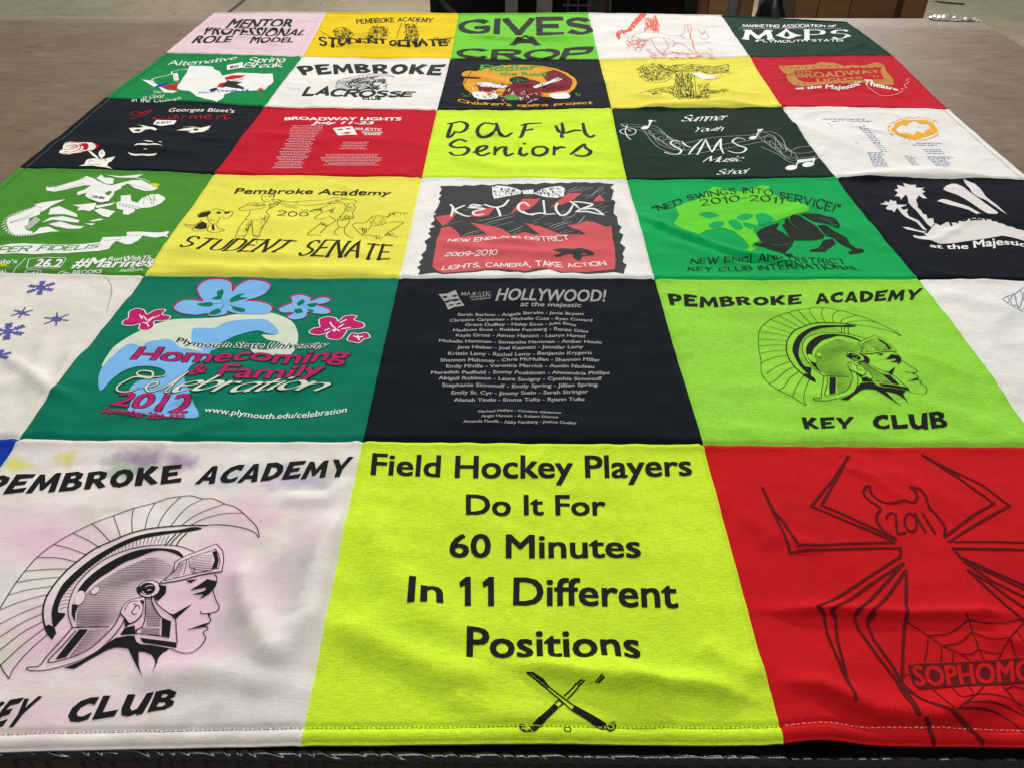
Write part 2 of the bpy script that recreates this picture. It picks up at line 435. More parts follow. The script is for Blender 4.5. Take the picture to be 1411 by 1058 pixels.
    def done(s):
        T = np.concatenate(s.T); X = np.concatenate(s.X)
        a = T[:, 1] - T[:, 0]; b = T[:, 2] - T[:, 0]; cz = a[:, 0] * b[:, 1] - a[:, 1] * b[:, 0]
        T[cz < 0] = T[cz < 0][:, ::-1]
        T = T[np.abs(cz) > 1e-12]; X = X[np.abs(cz) > 1e-12]
        T, X = refine(T, X, s.L)
        key = np.round(np.concatenate([T, np.repeat(X[:, None, None] * 100, 3, 1)], 2).reshape(-1, 3) * 1e6).astype(np.int64)
        _, idx, inv = np.unique(key, axis=0, return_index=True, return_inverse=True)
        V2 = T.reshape(-1, 2)[idx]; x = np.repeat(X, 3)[idx]
        z = H(V2) + .00056 + s.lv * .0001 + x
        F = inv.reshape(-1, 3); ok = (F[:, 0] != F[:, 1]) & (F[:, 1] != F[:, 2]) & (F[:, 0] != F[:, 2])
        o = link_mesh(s.name, np.column_stack([V2, z]), F[ok], s.m, s.p)
        if s.lab: o['label'] = s.lab
        s.T, s.X = [], []
        return o
_fc = {}
def bfont(txt, bold=0.0, shear=0.0):
    k = (txt, bold)
    if k not in _fc:
        cu = bpy.data.curves.new('t', 'FONT'); cu.body = txt; cu.size = 1; cu.offset = bold; cu.resolution_u = 3
        o = bpy.data.objects.new('t', cu); COL.objects.link(o)
        dg = bpy.context.evaluated_depsgraph_get(); dg.update()
        me = o.evaluated_get(dg).to_mesh(); me.calc_loop_triangles()
        V_ = np.array([v.co[:2] for v in me.vertices]); T = V_[np.array([t.vertices[:] for t in me.loop_triangles])]
        o.evaluated_get(dg).to_mesh_clear(); bpy.data.objects.remove(o); bpy.data.curves.remove(cu)
        T[..., 0] -= V_[:, 0].min(); T /= .73
        _fc[k] = (T, T[..., 0].max())
    T, wd = _fc[k]; T = T.copy(); T[..., 0] += shear * T[..., 1]
    return T, wd
# pen alphabet: 'advance|stroke;stroke' on a grid 10 high, ~ marks a curved stroke
GL = {}
for ln_ in '''A 8|0 0 4 10 8 0;1.6 3.6 6.4 3.6
B 7|0 0 0 10;~0 10 4 10 6 9 6 6.4 4 5.4 0 5.3;~0 5.3 4.5 5.2 7 4 7 1.4 4.5 0 0 0
C 8|~8 8.4 6 9.9 3.4 9.9 .8 8 0 5 .8 2 3.4 .1 6 .1 8 1.6
D 8|0 0 0 10;~0 10 4 9.9 7.2 8.2 8 5 7.2 1.8 4 .1 0 0
E 6.5|6.5 10 0 10;0 10 0 0;0 0 6.5 0;0 5.2 5 5.2
F 6.2|0 0 0 10;0 10 6.2 10;0 5.2 5 5.2
G 8.4|~8 8.4 6 9.9 3.4 9.9 .8 8 0 5 .8 2 3.4 .1 6 .1 8 1.6 8.2 4.4;8.2 4.4 5.2 4.4
H 8|0 0 0 10;8 0 8 10;0 5.2 8 5.2
I 0.6|.3 0 .3 10
J 5|~5 10 5 3 4.2 .6 2.2 0 0 1.6
K 7.5|0 0 0 10;7 10 0 4.4;2 5.8 7.5 0
L 6|0 10 0 0;0 0 6 0
M 10|0 0 1 10;1 10 5 1.5;5 1.5 9 10;9 10 10 0
N 8|0 0 0 10;0 10 8 0;8 0 8 10
O 9|~4.5 10 1.4 8.6 0 5 1.4 1.4 4.5 0 7.6 1.4 9 5 7.6 8.6 4.5 10
P 6.8|0 0 0 10;~0 10 4 10 6.6 9 6.6 6 4 4.8 0 4.8
R 7.4|0 0 0 10;~0 10 4 10 6.6 9 6.6 6.2 4 5 0 5;3.2 5 7.4 0
S 7|~6.6 8.6 4.8 9.9 2.4 9.8 .6 8.4 .9 6.4 3.4 5.3 6 4.2 6.8 2.2 5.2 .4 2.6 0 .2 1.6
T 8|0 10 8 10;4 10 4 0
U 8|~0 10 0 3.4 1.4 .8 4 0 6.6 .8 8 3.4 8 10
V 8|0 10 4 0;4 0 8 10
W 11|0 10 3 0;3 0 5.5 9;5.5 9 8 0;8 0 11 10
X 8|0 0 8 10;0 10 8 0
Y 8|0 10 4 5;8 10 4 5;4 5 4 0
0 7|~3.5 10 1 8.4 0 5 1 1.6 3.5 0 6 1.6 7 5 6 8.4 3.5 10
1 3|0 8 2.4 10;2.4 10 2.4 0
2 6.4|~.2 7.8 1.6 9.8 4.2 10 6.2 8.4 5.6 6 3 3 0 0;0 0 6.4 0
3 6|~.2 8.6 2.4 10 5 9.4 5.4 7 3 5.4 5.6 4.6 6 2 4 .1 2 0 0 1.4
5 6|5.6 10 .8 10;.8 10 .5 5.6;~.5 5.6 3.4 6.2 5.8 4.6 5.8 1.8 3.4 0 0 1
8 6|~3 5.4 .6 7 .8 9.4 3 10 5.2 9.4 5.4 7 3 5.4 0 3.4 .2 .8 3 0 5.8 .8 6 3.4 3 5.4
9 6.4|~6 7 3.6 4.8 .6 5.6 .2 8.4 2.6 10 5.4 9.4 6.2 6.6 5 2 2.6 0
- 4|0 4.4 4 4.4
. 1|.3 0 .7 .6
, 1|.6 .8 0 -1.6
! 1|.5 10 .5 3;.5 .6 .5 0
" 2|0 10 0 7.6;2 10 2 7.6
' 1|.5 10 .5 7.8
a 5|~4.6 6 2.6 6.5 .6 5 0 2.6 1 .2 3 .6 4.6 3;~4.8 6.4 4.4 2 4.6 .2 5.4 .6
b 5|~.4 10 0 4 .2 .4;~.2 4 2 6.4 4.4 5.6 4.8 2.8 3 .2 .2 .8
c 4.4|~4.4 5.4 2.6 6.5 .6 5 0 2.6 1.4 .2 4.4 1.4
d 5|~4.6 6 2.6 6.5 .6 5 0 2.6 1 .2 3 .6 4.6 3;~5 10 4.6 3 5.2 .2
e 4.6|~.3 3.2 3 3.8 4.4 5.4 2.8 6.5 .7 5 .1 2.6 1.4 .1 4.6 1.4
f 3.4|~3.8 9.4 2.4 10 1.4 7 1.2 0;0 6 3.2 6
g 5|~4.6 6 2.6 6.5 .6 5 0 2.6 1 .4 3 .8 4.6 3;~4.9 6.4 4.6 -1 2.8 -3 .4 -2
h 5|0 10 0 0;~0 3.6 1.6 6.2 3.6 6.4 4.6 4.4 4.6 0
i 1.4|~.5 6.4 .4 1.4 .8 .1 1.5 .6;.6 9 .7 8.4
j 2|~1.4 6.4 1.2 -1 -.6 -3;1.4 9 1.5 8.4
k 4.8|0 10 0 0;4.4 6.2 .2 2.8;1.2 3.6 4.8 0
l 1.2|~.5 10 .3 1.4 .7 .1 1.3 .6
m 8.2|0 6.4 0 0;~0 3.6 1.4 6.2 3 6.4 4 4.4 4 0;~4 3.6 5.4 6.2 7 6.4 8 4.4 8 0
n 4.8|0 6.4 0 0;~0 3.6 1.6 6.2 3.6 6.4 4.6 4.4 4.6 0
o 5|~2.5 6.5 .5 5.2 0 3.2 .7 1 2.5 0 4.3 1 5 3.2 4.4 5.2 2.5 6.5
p 5|.2 6.4 0 -3;~.1 4 2 6.4 4.4 5.6 4.8 2.8 3 .2 .2 .8
r 3.4|.2 6.4 .2 0;~.2 3.4 1.4 6 3.4 6
s 4|~3.8 5.6 2 6.5 .5 5.2 1.6 3.7 3.4 2.8 3.8 1.2 2 0 .2 1
t 3.4|~1.6 9 1.2 2 2 .1 3.4 .8;0 6.2 3.2 6.2
u 5|~0 6.4 0 2 1.4 .1 3.4 .8 4.6 3.4;~4.8 6.4 4.7 1.4 5.2 .2
v 4.6|0 6.4 2.3 0;2.3 0 4.6 6.4
w 7|0 6.4 1.8 0;1.8 0 3.5 5.4;3.5 5.4 5.2 0;5.2 0 7 6.4
x 4.6|0 6.4 4.6 0;0 0 4.6 6.4
y 4.8|~0 6.4 .6 2.4 2.4 .6;~4.8 6.4 3 0 1.2 -3 -.4 -2.6
z 4.4|0 6.4 4.4 6.4;4.4 6.4 0 0;0 0 4.4 0'''.split('\n'):
    ch, rest = ln_[0], ln_[2:]; adv, st = rest.split('|')
    GL[ch] = (float(adv) / 10, [(q.startswith('~'), np.array([float(v) for v in q.strip('~').split()]).reshape(-1, 2) / 10) for q in st.split(';')])
# chunky cut-letter alphabet of the key club shirts: outlines, holes after '|'
CUT = {}
for ln_ in '''A 0,0 .37,1 .63,1.03 .99,.03 .71,0 .64,.2 .33,.2 .25,.02|.41,.4 .60,.4 .51,.74
C .93,1 .89,.68 .62,.78 .38,.64 .31,.42 .42,.25 .62,.22 .92,.37 .89,.08 .55,0 .22,.06 .03,.3 .04,.62 .25,.9 .6,1.02
D .0,.98 .07,0 .5,.03 .86,.22 .98,.52 .86,.82 .5,1|.31,.77 .34,.24 .56,.31 .69,.52 .58,.71
E .05,1 .02,0 .86,.06 .89,.3 .31,.22 .32,.42 .72,.46 .72,.66 .33,.62 .34,.78 .86,.83 .9,1.03
M 0,0 .12,1 .36,.98 .6,.5 .84,1 1.08,1.02 1.2,.04 .93,0 .87,.56 .66,.14 .52,.14 .33,.56 .27,.02
Y 0,1 .3,.97 .53,.62 .78,1.04 1.06,1 .66,.4 .63,0 .36,0 .37,.42
P 0,.92 .5,1 .86,.88 .9,.6 .7,.4 .37,.33 .35,0 .08,0|.33,.78 .35,.54 .54,.58 .62,.69 .5,.8
B 0,.96 .5,1.02 .81,.88 .8,.66 .67,.56 .91,.42 .93,.2 .7,.02 .06,0|.31,.8 .32,.64 .48,.65 .55,.73 .46,.82|.32,.43 .33,.2 .55,.2 .65,.3 .54,.43
R 0,.94 .5,1 .86,.88 .87,.6 .66,.45 1,.07 .7,0 .42,.35 .36,.35 .34,0 .08,0|.32,.8 .34,.56 .53,.58 .6,.7 .5,.81
O .52,1.02 .22,.92 .03,.66 .03,.36 .2,.08 .5,-.01 .82,.1 1.02,.4 1,.7 .82,.94|.52,.78 .37,.7 .29,.52 .34,.32 .5,.23 .67,.32 .75,.5 .68,.7
K .04,1 .3,.98 .33,.62 .63,1.03 .97,.96 .58,.54 1,.06 .7,0 .36,.38 .33,0 .02,.02
L .04,1 .32,.98 .33,.27 .9,.34 .86,.06 .04,0
U 0,1 .3,.98 .33,.4 .48,.24 .64,.32 .73,.98 1,1 .98,.02 .73,0 .71,.1 .42,0 .14,.1 .02,.4'''.split('\n'):
    CUT[ln_[0]] = [np.array([[float(a) for a in q.split(',')] for q in l.split()]) for l in ln_[2:].split('|')]
def penfont(txt, w=.14, nib=None, contrast=1.0, serif=0.0, shear=0.0, gap=.22, jit=0.0, cut=False, space=.55, ends=(1, 1), seed=3):
    R = random.Random(seed); out = []; x = 0.0; nx = 0.0; sk = []
    wf = None
    if nib is not None:
        na = math.radians(nib); ca, sa = math.cos(na), math.sin(na)
        wf = lambda u: max(contrast, abs(u[0] * sa - u[1] * ca))
    for ch in txt:
        if ch == ' ': x += space; continue
        dy = R.uniform(-jit, jit); sc = 1 + R.uniform(-jit, jit); ro = R.uniform(-jit, jit)
        def place(P):
            P = np.asarray(P) * sc; P = np.stack([P[..., 0] - ro * P[..., 1], P[..., 1] + ro * P[..., 0] * .5], -1)
            return np.stack([P[..., 0] + x + shear * (P[..., 1]), P[..., 1] + dy], -1)
        if cut and ch in CUT:
            L_ = [place(q) for q in CUT[ch]]; out.append(tess(L_)); adv = max(q[:, 0].max() for q in CUT[ch]); x += adv * sc + .09; nx = x - .09
            continue
        if ch not in GL: continue
        adv, strokes = GL[ch]; sk += [place(P)[:, 0] for _, P in strokes]
        for sm, P in strokes:
            P = catmull(P, 5) if sm else P
            if not sm and len(P) == 2:
                d = P[1] - P[0]; d = d / max(np.hypot(*d), 1e-6) * w * .35; P = np.vstack([P[0] - d, P[0], (P[0] + P[1]) / 2, P[1], P[1] + d])
            out.append(place(ribbon(P, w, ends, wf)))
            if serif and not sm and abs(P[-1, 1] - P[0, 1]) > .5:
                for e in (P[0], P[-1]):
                    yy = min(max(e[1], 0.0), 1.0)
                    if yy > .05 and yy < .95: continue
                    out.append(place(ribbon([(e[0] - serif, yy), (e[0] + serif, yy)], w * max(contrast, .45))))
        x += adv * sc + gap; nx = x - gap
    if not sk: sk = [t[..., 0].ravel() for t in out if len(t)]
    mn = min(q.min() for q in sk)
    for t in out: t[..., 0] -= mn
    return out, max(q.max() for q in sk) - mn
# ------------------------------------------------------------------ the setting
TZ = -0.007; FLOOR = -0.90
def on_plane(px, py, y):
    """point of the upright plane at distance y that the photo shows at px, py"""
    d = FWD + (px - IW / 2) / F_PX * RGT - (py - IH / 2) / F_PX * UPV
    return CAM + d * ((y - CAM[1]) / d[1])
m = bpy.data.materials.new('concrete'); nt, nd, lk, b = nodes(m)
f1 = noise(nt, (1.2, .9, 1), 6, .6); f2 = noise(nt, (9, 6, 9), 4, .7); f3 = noise(nt, (30, 22, 30), 2, .5)
c = ramp(nt, f1, [(.3, lin((126, 116, 90))), (.55, lin((148, 136, 107))), (.75, lin((166, 154, 126)))])
c = mix(nt, .35, c, ramp(nt, f2, [(.3, lin((110, 101, 83))), (.7, lin((166, 156, 134)))]))
c = mix(nt, ramp(nt, f3, [(.28, (1, 1, 1, 1)), (.31, (0, 0, 0, 1))]), c, lin((46, 44, 40)))
lk.new(c, b.inputs['Base Color']); b.inputs['Roughness'].default_value = .42
bm = bmesh.new(); add_box(bm, (0, 6, FLOOR - .05), (40, 40, .1)); bm_obj('floor', bm, m)['kind'] = 'structure'
# shrinkage joint in the floor
fl = lambda px, py: plane_at(px, py, FLOOR)
j0, j1 = fl(340, -2), fl(310, 22); dj = (j1 - j0) / np.linalg.norm(j1 - j0); nj = np.array([-dj[1], dj[0]]) * .012
P4 = [j0 - dj * 2 + nj, j0 - dj * 2 - nj, j1 + dj * 3 - nj, j1 + dj * 3 + nj]
link_mesh('floor_joint', [(*p, FLOOR + .004) for p in P4], [(0, 1, 2, 3)], plain_mat('joint_filler', (70, 64, 54), .9))['kind'] = 'structure'
k0 = fl(1305, 3.5)
P5 = [k0 + np.array(q) for q in ((-.10, .03), (-.06, -.03), (.09, -.09), (.11, -.05))]
link_mesh('floor_scuff', [(*p, FLOOR + .004) for p in P5], [(0, 1, 2, 3)], plain_mat('rubber_scuff', (40, 38, 35), .9))['kind'] = 'structure'

# ------------------------------------------------------------------ work table
m = bpy.data.materials.new('worn_table_top'); nt, nd, lk, b = nodes(m)
f1 = noise(nt, (2.6, 3.6, 3), 6, .62); f2 = noise(nt, (14, 34, 14), 5, .7); f3 = noise(nt, (70, 110, 70), 3, .7); f4 = noise(nt, (5.5, 8, 5), 3, .5)
c = ramp(nt, f1, [(.3, lin((90, 69, 50))), (.5, lin((115, 92, 71))), (.72, lin((136, 117, 96)))])
c = mix(nt, .45, c, ramp(nt, f2, [(.3, lin((84, 65, 48))), (.7, lin((140, 120, 99)))]))
c = mix(nt, ramp(nt, f4, [(.64, (0, 0, 0, 1)), (.78, g(.55))]), c, lin((150, 138, 122)))
vo = N(nt, 'ShaderNodeTexVoronoi', Scale=1.0); lk.new(coords(nt, (24, 24, 24)), vo.inputs['Vector'])
pit = N(nt, 'ShaderNodeMath', operation='LESS_THAN'); lk.new(vo.outputs['Distance'], pit.inputs[0]); pit.inputs[1].default_value = .075
pk = N(nt, 'ShaderNodeMath', operation='MULTIPLY'); lk.new(pit.outputs[0], pk.inputs[0]); lk.new(ramp(nt, noise(nt, (1.9, 1.9, 1), 2), [(.42, (0, 0, 0, 1)), (.5, (1, 1, 1, 1))]), pk.inputs[1])
c = mix(nt, pk.outputs[0], c, lin((38, 32, 30)))
c = mix(nt, .25, c, ramp(nt, f3, [(.3, lin((76, 62, 50))), (.7, lin((126, 110, 95)))]))
tcq = nt.nodes.new('ShaderNodeTexCoord'); sx = nt.nodes.new('ShaderNodeSeparateXYZ'); lk.new(tcq.outputs['Object'], sx.inputs[0])
wa = N(nt, 'ShaderNodeMath', operation='MULTIPLY_ADD'); lk.new(noise(nt, (5, 30, 5), 5, .7), wa.inputs[0]); wa.inputs[1].default_value = .13; lk.new(sx.outputs['Y'], wa.inputs[2])
mr = N(nt, 'ShaderNodeMapRange'); lk.new(wa.outputs[0], mr.inputs['Value']); mr.inputs['From Min'].default_value = 2.13; mr.inputs['From Max'].default_value = 2.2; mr.inputs['To Max'].default_value = .6
c = mix(nt, mr.outputs[0], c, lin((146, 138, 124)))               # rubbed pale along the far edge
lk.new(c, b.inputs['Base Color'])
lk.new(ramp(nt, f2, [(.3, g(.36)), (.75, g(.6))]), b.inputs['Roughness']); b.inputs['Specular IOR Level'].default_value = .18
bp = N(nt, 'ShaderNodeBump', Strength=.25, Distance=.003); lk.new(f2, bp.inputs['Height']); lk.new(bp.outputs[0], b.inputs['Normal'])
TOPM = m
tbl = empty('work_table', (0, 1.1, FLOOR))
tag(tbl, 'long brown work table with a scuffed top, lying under the patchwork quilt', 'table')
def child(o, parent):
    o.parent = parent; o.matrix_parent_inverse = Matrix.Translation(-Vector(parent.location)); return o
cor = [(-2.6, -.0005), (1.305, .0064), (1.277, 2.203), (-2.6, 2.118)]
bm = bmesh.new()
lo = [bm.verts.new((*p, TZ - .042)) for p in cor]; hi = [bm.verts.new((*p, TZ)) for p in cor]
bm.faces.new(lo[::-1]); bm.faces.new(hi)
for k in range(4): bm.faces.new((lo[k], lo[(k + 1) % 4], hi[(k + 1) % 4], hi[k]))
top = bm_obj('table_top', bm, TOPM, tbl, bevel=.003)
steel = plain_mat('dark_steel', (48, 46, 44), .5, .7)
for x, y in ((-2.45, .12), (1.16, .12), (-2.45, 2.0), (1.16, 2.05)):
    bm = bmesh.new(); add_box(bm, (x, y, (TZ - .042 + FLOOR) / 2), (.07, .07, TZ - .042 - FLOOR)); bm_obj('leg', bm, steel, tbl, bevel=.004)
# near edge: a rounded bead wound in glossy black film, with slanting pleats
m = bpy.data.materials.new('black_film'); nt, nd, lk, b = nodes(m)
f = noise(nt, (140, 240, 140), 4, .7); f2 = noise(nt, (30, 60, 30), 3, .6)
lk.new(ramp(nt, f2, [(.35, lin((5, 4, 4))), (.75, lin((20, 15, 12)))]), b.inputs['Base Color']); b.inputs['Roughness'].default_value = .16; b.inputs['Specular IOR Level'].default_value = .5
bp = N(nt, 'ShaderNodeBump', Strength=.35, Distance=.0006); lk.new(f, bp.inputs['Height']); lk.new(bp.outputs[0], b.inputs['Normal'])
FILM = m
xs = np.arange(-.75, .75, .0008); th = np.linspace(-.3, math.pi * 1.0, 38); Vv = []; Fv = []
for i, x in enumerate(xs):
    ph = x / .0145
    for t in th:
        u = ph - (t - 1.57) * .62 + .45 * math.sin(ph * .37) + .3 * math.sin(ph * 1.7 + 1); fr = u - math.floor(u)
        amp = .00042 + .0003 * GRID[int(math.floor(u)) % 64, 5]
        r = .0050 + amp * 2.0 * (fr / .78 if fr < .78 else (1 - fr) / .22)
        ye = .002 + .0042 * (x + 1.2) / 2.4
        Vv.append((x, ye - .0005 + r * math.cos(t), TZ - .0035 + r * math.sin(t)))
    for zz in (-.022, -.054): Vv.append((x, ye - .0068, TZ + zz))  # sheet carried down the front: its black stands in for shade there
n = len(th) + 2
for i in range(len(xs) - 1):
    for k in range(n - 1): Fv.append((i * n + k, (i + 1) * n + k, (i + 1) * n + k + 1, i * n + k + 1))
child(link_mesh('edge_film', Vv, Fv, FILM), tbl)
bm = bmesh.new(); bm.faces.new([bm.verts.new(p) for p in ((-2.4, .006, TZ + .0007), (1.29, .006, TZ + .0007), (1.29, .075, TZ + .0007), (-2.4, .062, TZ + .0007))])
GAP_SHADE = plain_mat('gap_shade_black', (6, 5, 5), .95); GAP_SHADE.node_tree.nodes['Principled BSDF'].inputs['Specular IOR Level'].default_value = .03
child(bm_obj('edge_shade_strip', bm, GAP_SHADE), tbl)  # dark sheet painting in the shade between hem and table edge

# crumpled clear wrap left on the far corner of the table
m = bpy.data.materials.new('clear_wrap'); nt, nd, lk, b = nodes(m)
lk.new(ramp(nt, noise(nt, (30, 60, 60), 4, .7), [(.35, lin((150, 143, 132))), (.6, lin((226, 222, 212))), (.78, lin((196, 160, 104)))]), b.inputs['Base Color'])
b.inputs['Roughness'].default_value = .22; b.inputs['Metallic'].default_value = .35
RN = np.random.RandomState(4); Vv = []; Fv = []; nx, ny = 26, 6
for i in range(nx):
    for j in range(ny):
        u, v = i / (nx - 1), j / (ny - 1)
        e = math.sin(math.pi * v) * (.35 + .65 * math.sin(math.pi * min(1, .12 + u)))
        Vv.append((1.138 + .134 * u + RN.uniform(-.002, .002), 2.172 + .030 * v * (1 + .5 * math.sin(7 * u)) - .008 * u + RN.uniform(-.004, .004),
                   TZ + .002 + e * (.005 + .008 * RN.rand())))
for i in range(nx - 1):
    for j in range(ny - 1): Fv.append((i * ny + j, (i + 1) * ny + j, (i + 1) * ny + j + 1, i * ny + j + 1))
tag(link_mesh('plastic_wrap', Vv, Fv, m, smooth=False), 'crumpled shiny scrap of clear plastic wrap on the far corner of the brown table', 'plastic wrap')

# ------------------------------------------------------------------ things on the floor beyond the table
BLK = plain_mat('black_painted_steel', (20, 20, 21), .45, .3)
GALV = plain_mat('galvanised_steel', (150, 150, 146), .42, .8, .15, (40, 40, 12))
HOLE = plain_mat('bolt_hole', (14, 14, 14), .8)
WOOD = plain_mat('brown_board', (128, 88, 50), .6, 0, .3, (3, 3, 22)); WOOD2 = plain_mat('pale_post_wood', (146, 106, 64), .6, 0, .25, (5, 5, 26))
def bx(px): return on_plane(px, 12, 3.05)[0]
rk = empty('storage_rack', (bx(775), 3.4, FLOOR)); tag(rk, 'black steel storage rack with grey punched posts on the floor behind the table', 'rack')
H0, H1 = FLOOR, .22
def upright(px, wd, mat, holes=True, y=3.02):
    x = bx(px); bm = bmesh.new(); add_box(bm, (x, y, (H0 + H1) / 2), (wd, .05, H1 - H0)); o = bm_obj('post', bm, mat, rk, bevel=.002)
    if holes:
        for k in range(13, 17):
            z = H0 + .05 + k * .046; bm = bmesh.new()
            bmesh.ops.create_cone(bm, cap_ends=True, segments=14, radius1=.009, radius2=.009, depth=.012, matrix=Matrix.Translation((x, y - .025, z)) @ Matrix.Rotation(math.pi / 2, 4, 'X'))
            h = bm_obj('bolt_hole', bm, HOLE); h.parent = o; h.matrix_parent_inverse = Matrix.Translation(-Vector(rk.location))
upright(705, .047, GALV); upright(948, .05, BLK, False); upright(601, .03, BLK, False)
for z in (-.78, -.46, .16):
    bm = bmesh.new(); add_box(bm, ((bx(597) + bx(950)) / 2, 3.45, z), (bx(950) - bx(597) - .06, .78, .03)); bm_obj('shelf', bm, BLK, rk, bevel=.003)
bm = bmesh.new(); add_box(bm, ((bx(597) + bx(950)) / 2 * 1.24, 3.86, (H0 + H1) / 2), ((bx(950) - bx(597)) * 1.26, .02, H1 - H0)); bm_obj('back_panel', bm, BLK, rk)
a0 = on_plane(603, -4, 3.03); a1 = on_plane(632, 26, 3.03)
bm = bmesh.new(); d = Vector(a1 - a0); rot = Vector((0, 0, 1)).rotation_difference(d.normalized()).to_matrix()
add_box(bm, Vector((a0 + a1) / 2), (.018, .01, d.length * 2.6), rot); bm_obj('brace', bm, plain_mat('worn_brace', (92, 92, 90), .45, .7), rk)
bm = bmesh.new(); zz = on_plane(790, 9, 3.06)[2]
for px in (783, 797, 811): add_box(bm, (bx(px), 3.08, zz + .02), (.006, .006, .16))
add_box(bm, (bx(797), 3.075, zz), (bx(820) - bx(776), .007, .007)); add_box(bm, (bx(799), 3.075, zz - .03), (bx(816) - bx(782), .007, .007))
bm_obj('wire_grid', bm, plain_mat('grid_wire', (88, 88, 88), .4, .7), rk)
# boxes standing in the rack: a small pale carton and a rounded drum
bm = bmesh.new(); c0 = on_plane(751, 1, 3.12); add_box(bm, (c0[0], 3.2, (c0[2] - .012 + -.445) / 2 + .08), (.06, .08, .37))
tag(bm_obj('carton', bm, plain_mat('grey_card', (120, 116, 110), .8), None, bevel=.002), 'small pale grey carton standing inside the black storage rack', 'carton')
bm = bmesh.new(); c0 = on_plane(828, 3, 3.2); bmesh.ops.create_cone(bm, cap_ends=True, segments=28, radius1=.05, radius2=.045, depth=.34, matrix=Matrix.Translation((c0[0], 3.25, -.445 + .17)))
tag(bm_obj('canister', bm, plain_mat('dark_canister_paint', (52, 50, 50), .35), None, smooth=False, bevel=.003), 'dark rounded canister in the black storage rack beside the wire grid', 'canister')
# wooden frame and brown cabinet
wf = empty('wooden_stand', (bx(990), 3.1, FLOOR)); tag(wf, 'plain wooden stand of square posts between the black rack and the brown cabinet', 'stand')
for px, wd, mt_ in ((964, bx(975) - bx(953), WOOD), (989.5, bx(1003) - bx(976.5), WOOD2), (1029, bx(1038) - bx(1020), WOOD)):
    bm = bmesh.new(); add_box(bm, (bx(px), 3.08 + (.03 if px == 965 else 0), (H0 + .25) / 2), (wd, .06, .25 - H0)); bm_obj('post', bm, mt_, wf, bevel=.004)
bm = bmesh.new(); add_box(bm, (bx(1011), 3.085, (H0 + .2) / 2), (bx(1018) - bx(1004), .02, .2 - H0))
o = bm_obj('metal_strip', bm, GALV, wf)
bm = bmesh.new(); add_box(bm, ((bx(965) + bx(1030)) / 2, 3.14, .18), (bx(1030) - bx(965) + .04, .045, .07)); bm_obj('rail', bm, WOOD, wf, bevel=.004)
bm = bmesh.new(); x = bx(1076); bmesh.ops.create_uvsphere(bm, u_segments=24, v_segments=16, radius=1, matrix=Matrix.Translation((x, 3.16, -.52)) @ Matrix.Diagonal((.075, .13, .39, 1)))
for v in bm.verts:
    v.co.x += .008 * math.sin(v.co.z * 40 + v.co.y * 20); v.co.z = max(v.co.z, FLOOR + .001)
tag(bm_obj('rubbish_bag', bm, plain_mat('black_bag_plastic', (10, 10, 11), .4, 0, .2, (20, 20, 20), .5), None, True), 'black plastic bag on the floor between the wooden stand and brown cabinet', 'bag')
cb = empty('cabinet', ((bx(1100) + bx(1278)) / 2, 3.3, FLOOR)); tag(cb, 'brown wooden cabinet with upright boards on the floor behind the table', 'cabinet')
xl, xr = bx(1099), bx(1279)
bm = bmesh.new(); add_box(bm, ((xl + xr) / 2, 3.36, (H0 + .2) / 2), (xr - xl - .01, .56, .2 - H0)); bm_obj('carcass', bm, plain_mat('dark_brown_ply', (84, 56, 28), .6, 0, .3, (3, 3, 20)), cb)
for a, c_, mt_ in ((1100, 1128, WOOD), (1129, 1172, plain_mat('board_mid', (124, 84, 44), .55, 0, .3, (4, 4, 20))), (1173, 1236, plain_mat('board_dark', (112, 74, 38), .55, 0, .3, (4, 4, 20))), (1246, 1278, plain_mat('board_end', (120, 80, 42), .55, 0, .3, (4, 4, 20)))):
    bm = bmesh.new(); add_box(bm, ((bx(a) + bx(c_)) / 2, 3.07, (H0 + .2) / 2), (bx(c_) - bx(a), .02, .2 - H0)); bm_obj('board', bm, mt_, cb, bevel=.002)

# ------------------------------------------------------------------ the quilt
quilt = empty('patchwork_quilt', (0, 0, 0))
tag(quilt, 'large quilt sewn from printed t-shirt squares in many colours, spread over the brown table', 'quilt')
COLS = dict(pink=(224, 198, 204), gold=(232, 200, 14), grass=(112, 200, 52), white=(232, 231, 226), bottle=(22, 54, 40), emer=(10, 132, 68),
            black=(15, 21, 28), pale=(232, 222, 82), red=(190, 12, 38), lime=(208, 242, 52), moss=(72, 140, 46), green=(4, 162, 82), teal=(2, 116, 88),
            spring=(150, 220, 66), cream=(226, 221, 211), blue=(14, 56, 160), scarlet=(199, 22, 28), sun=(230, 224, 84), forest=(14, 42, 31), ink=(12, 18, 26))
KNIT = random.Random(21)
CM = {k: cloth_mat('jersey_' + k, v, (.34 if k in ('lime', 'scarlet', 'spring', 'cream') else .24) * KNIT.uniform(.8, 1.25), KNIT.uniform(.75, 1.3)) for k, v in COLS.items()}
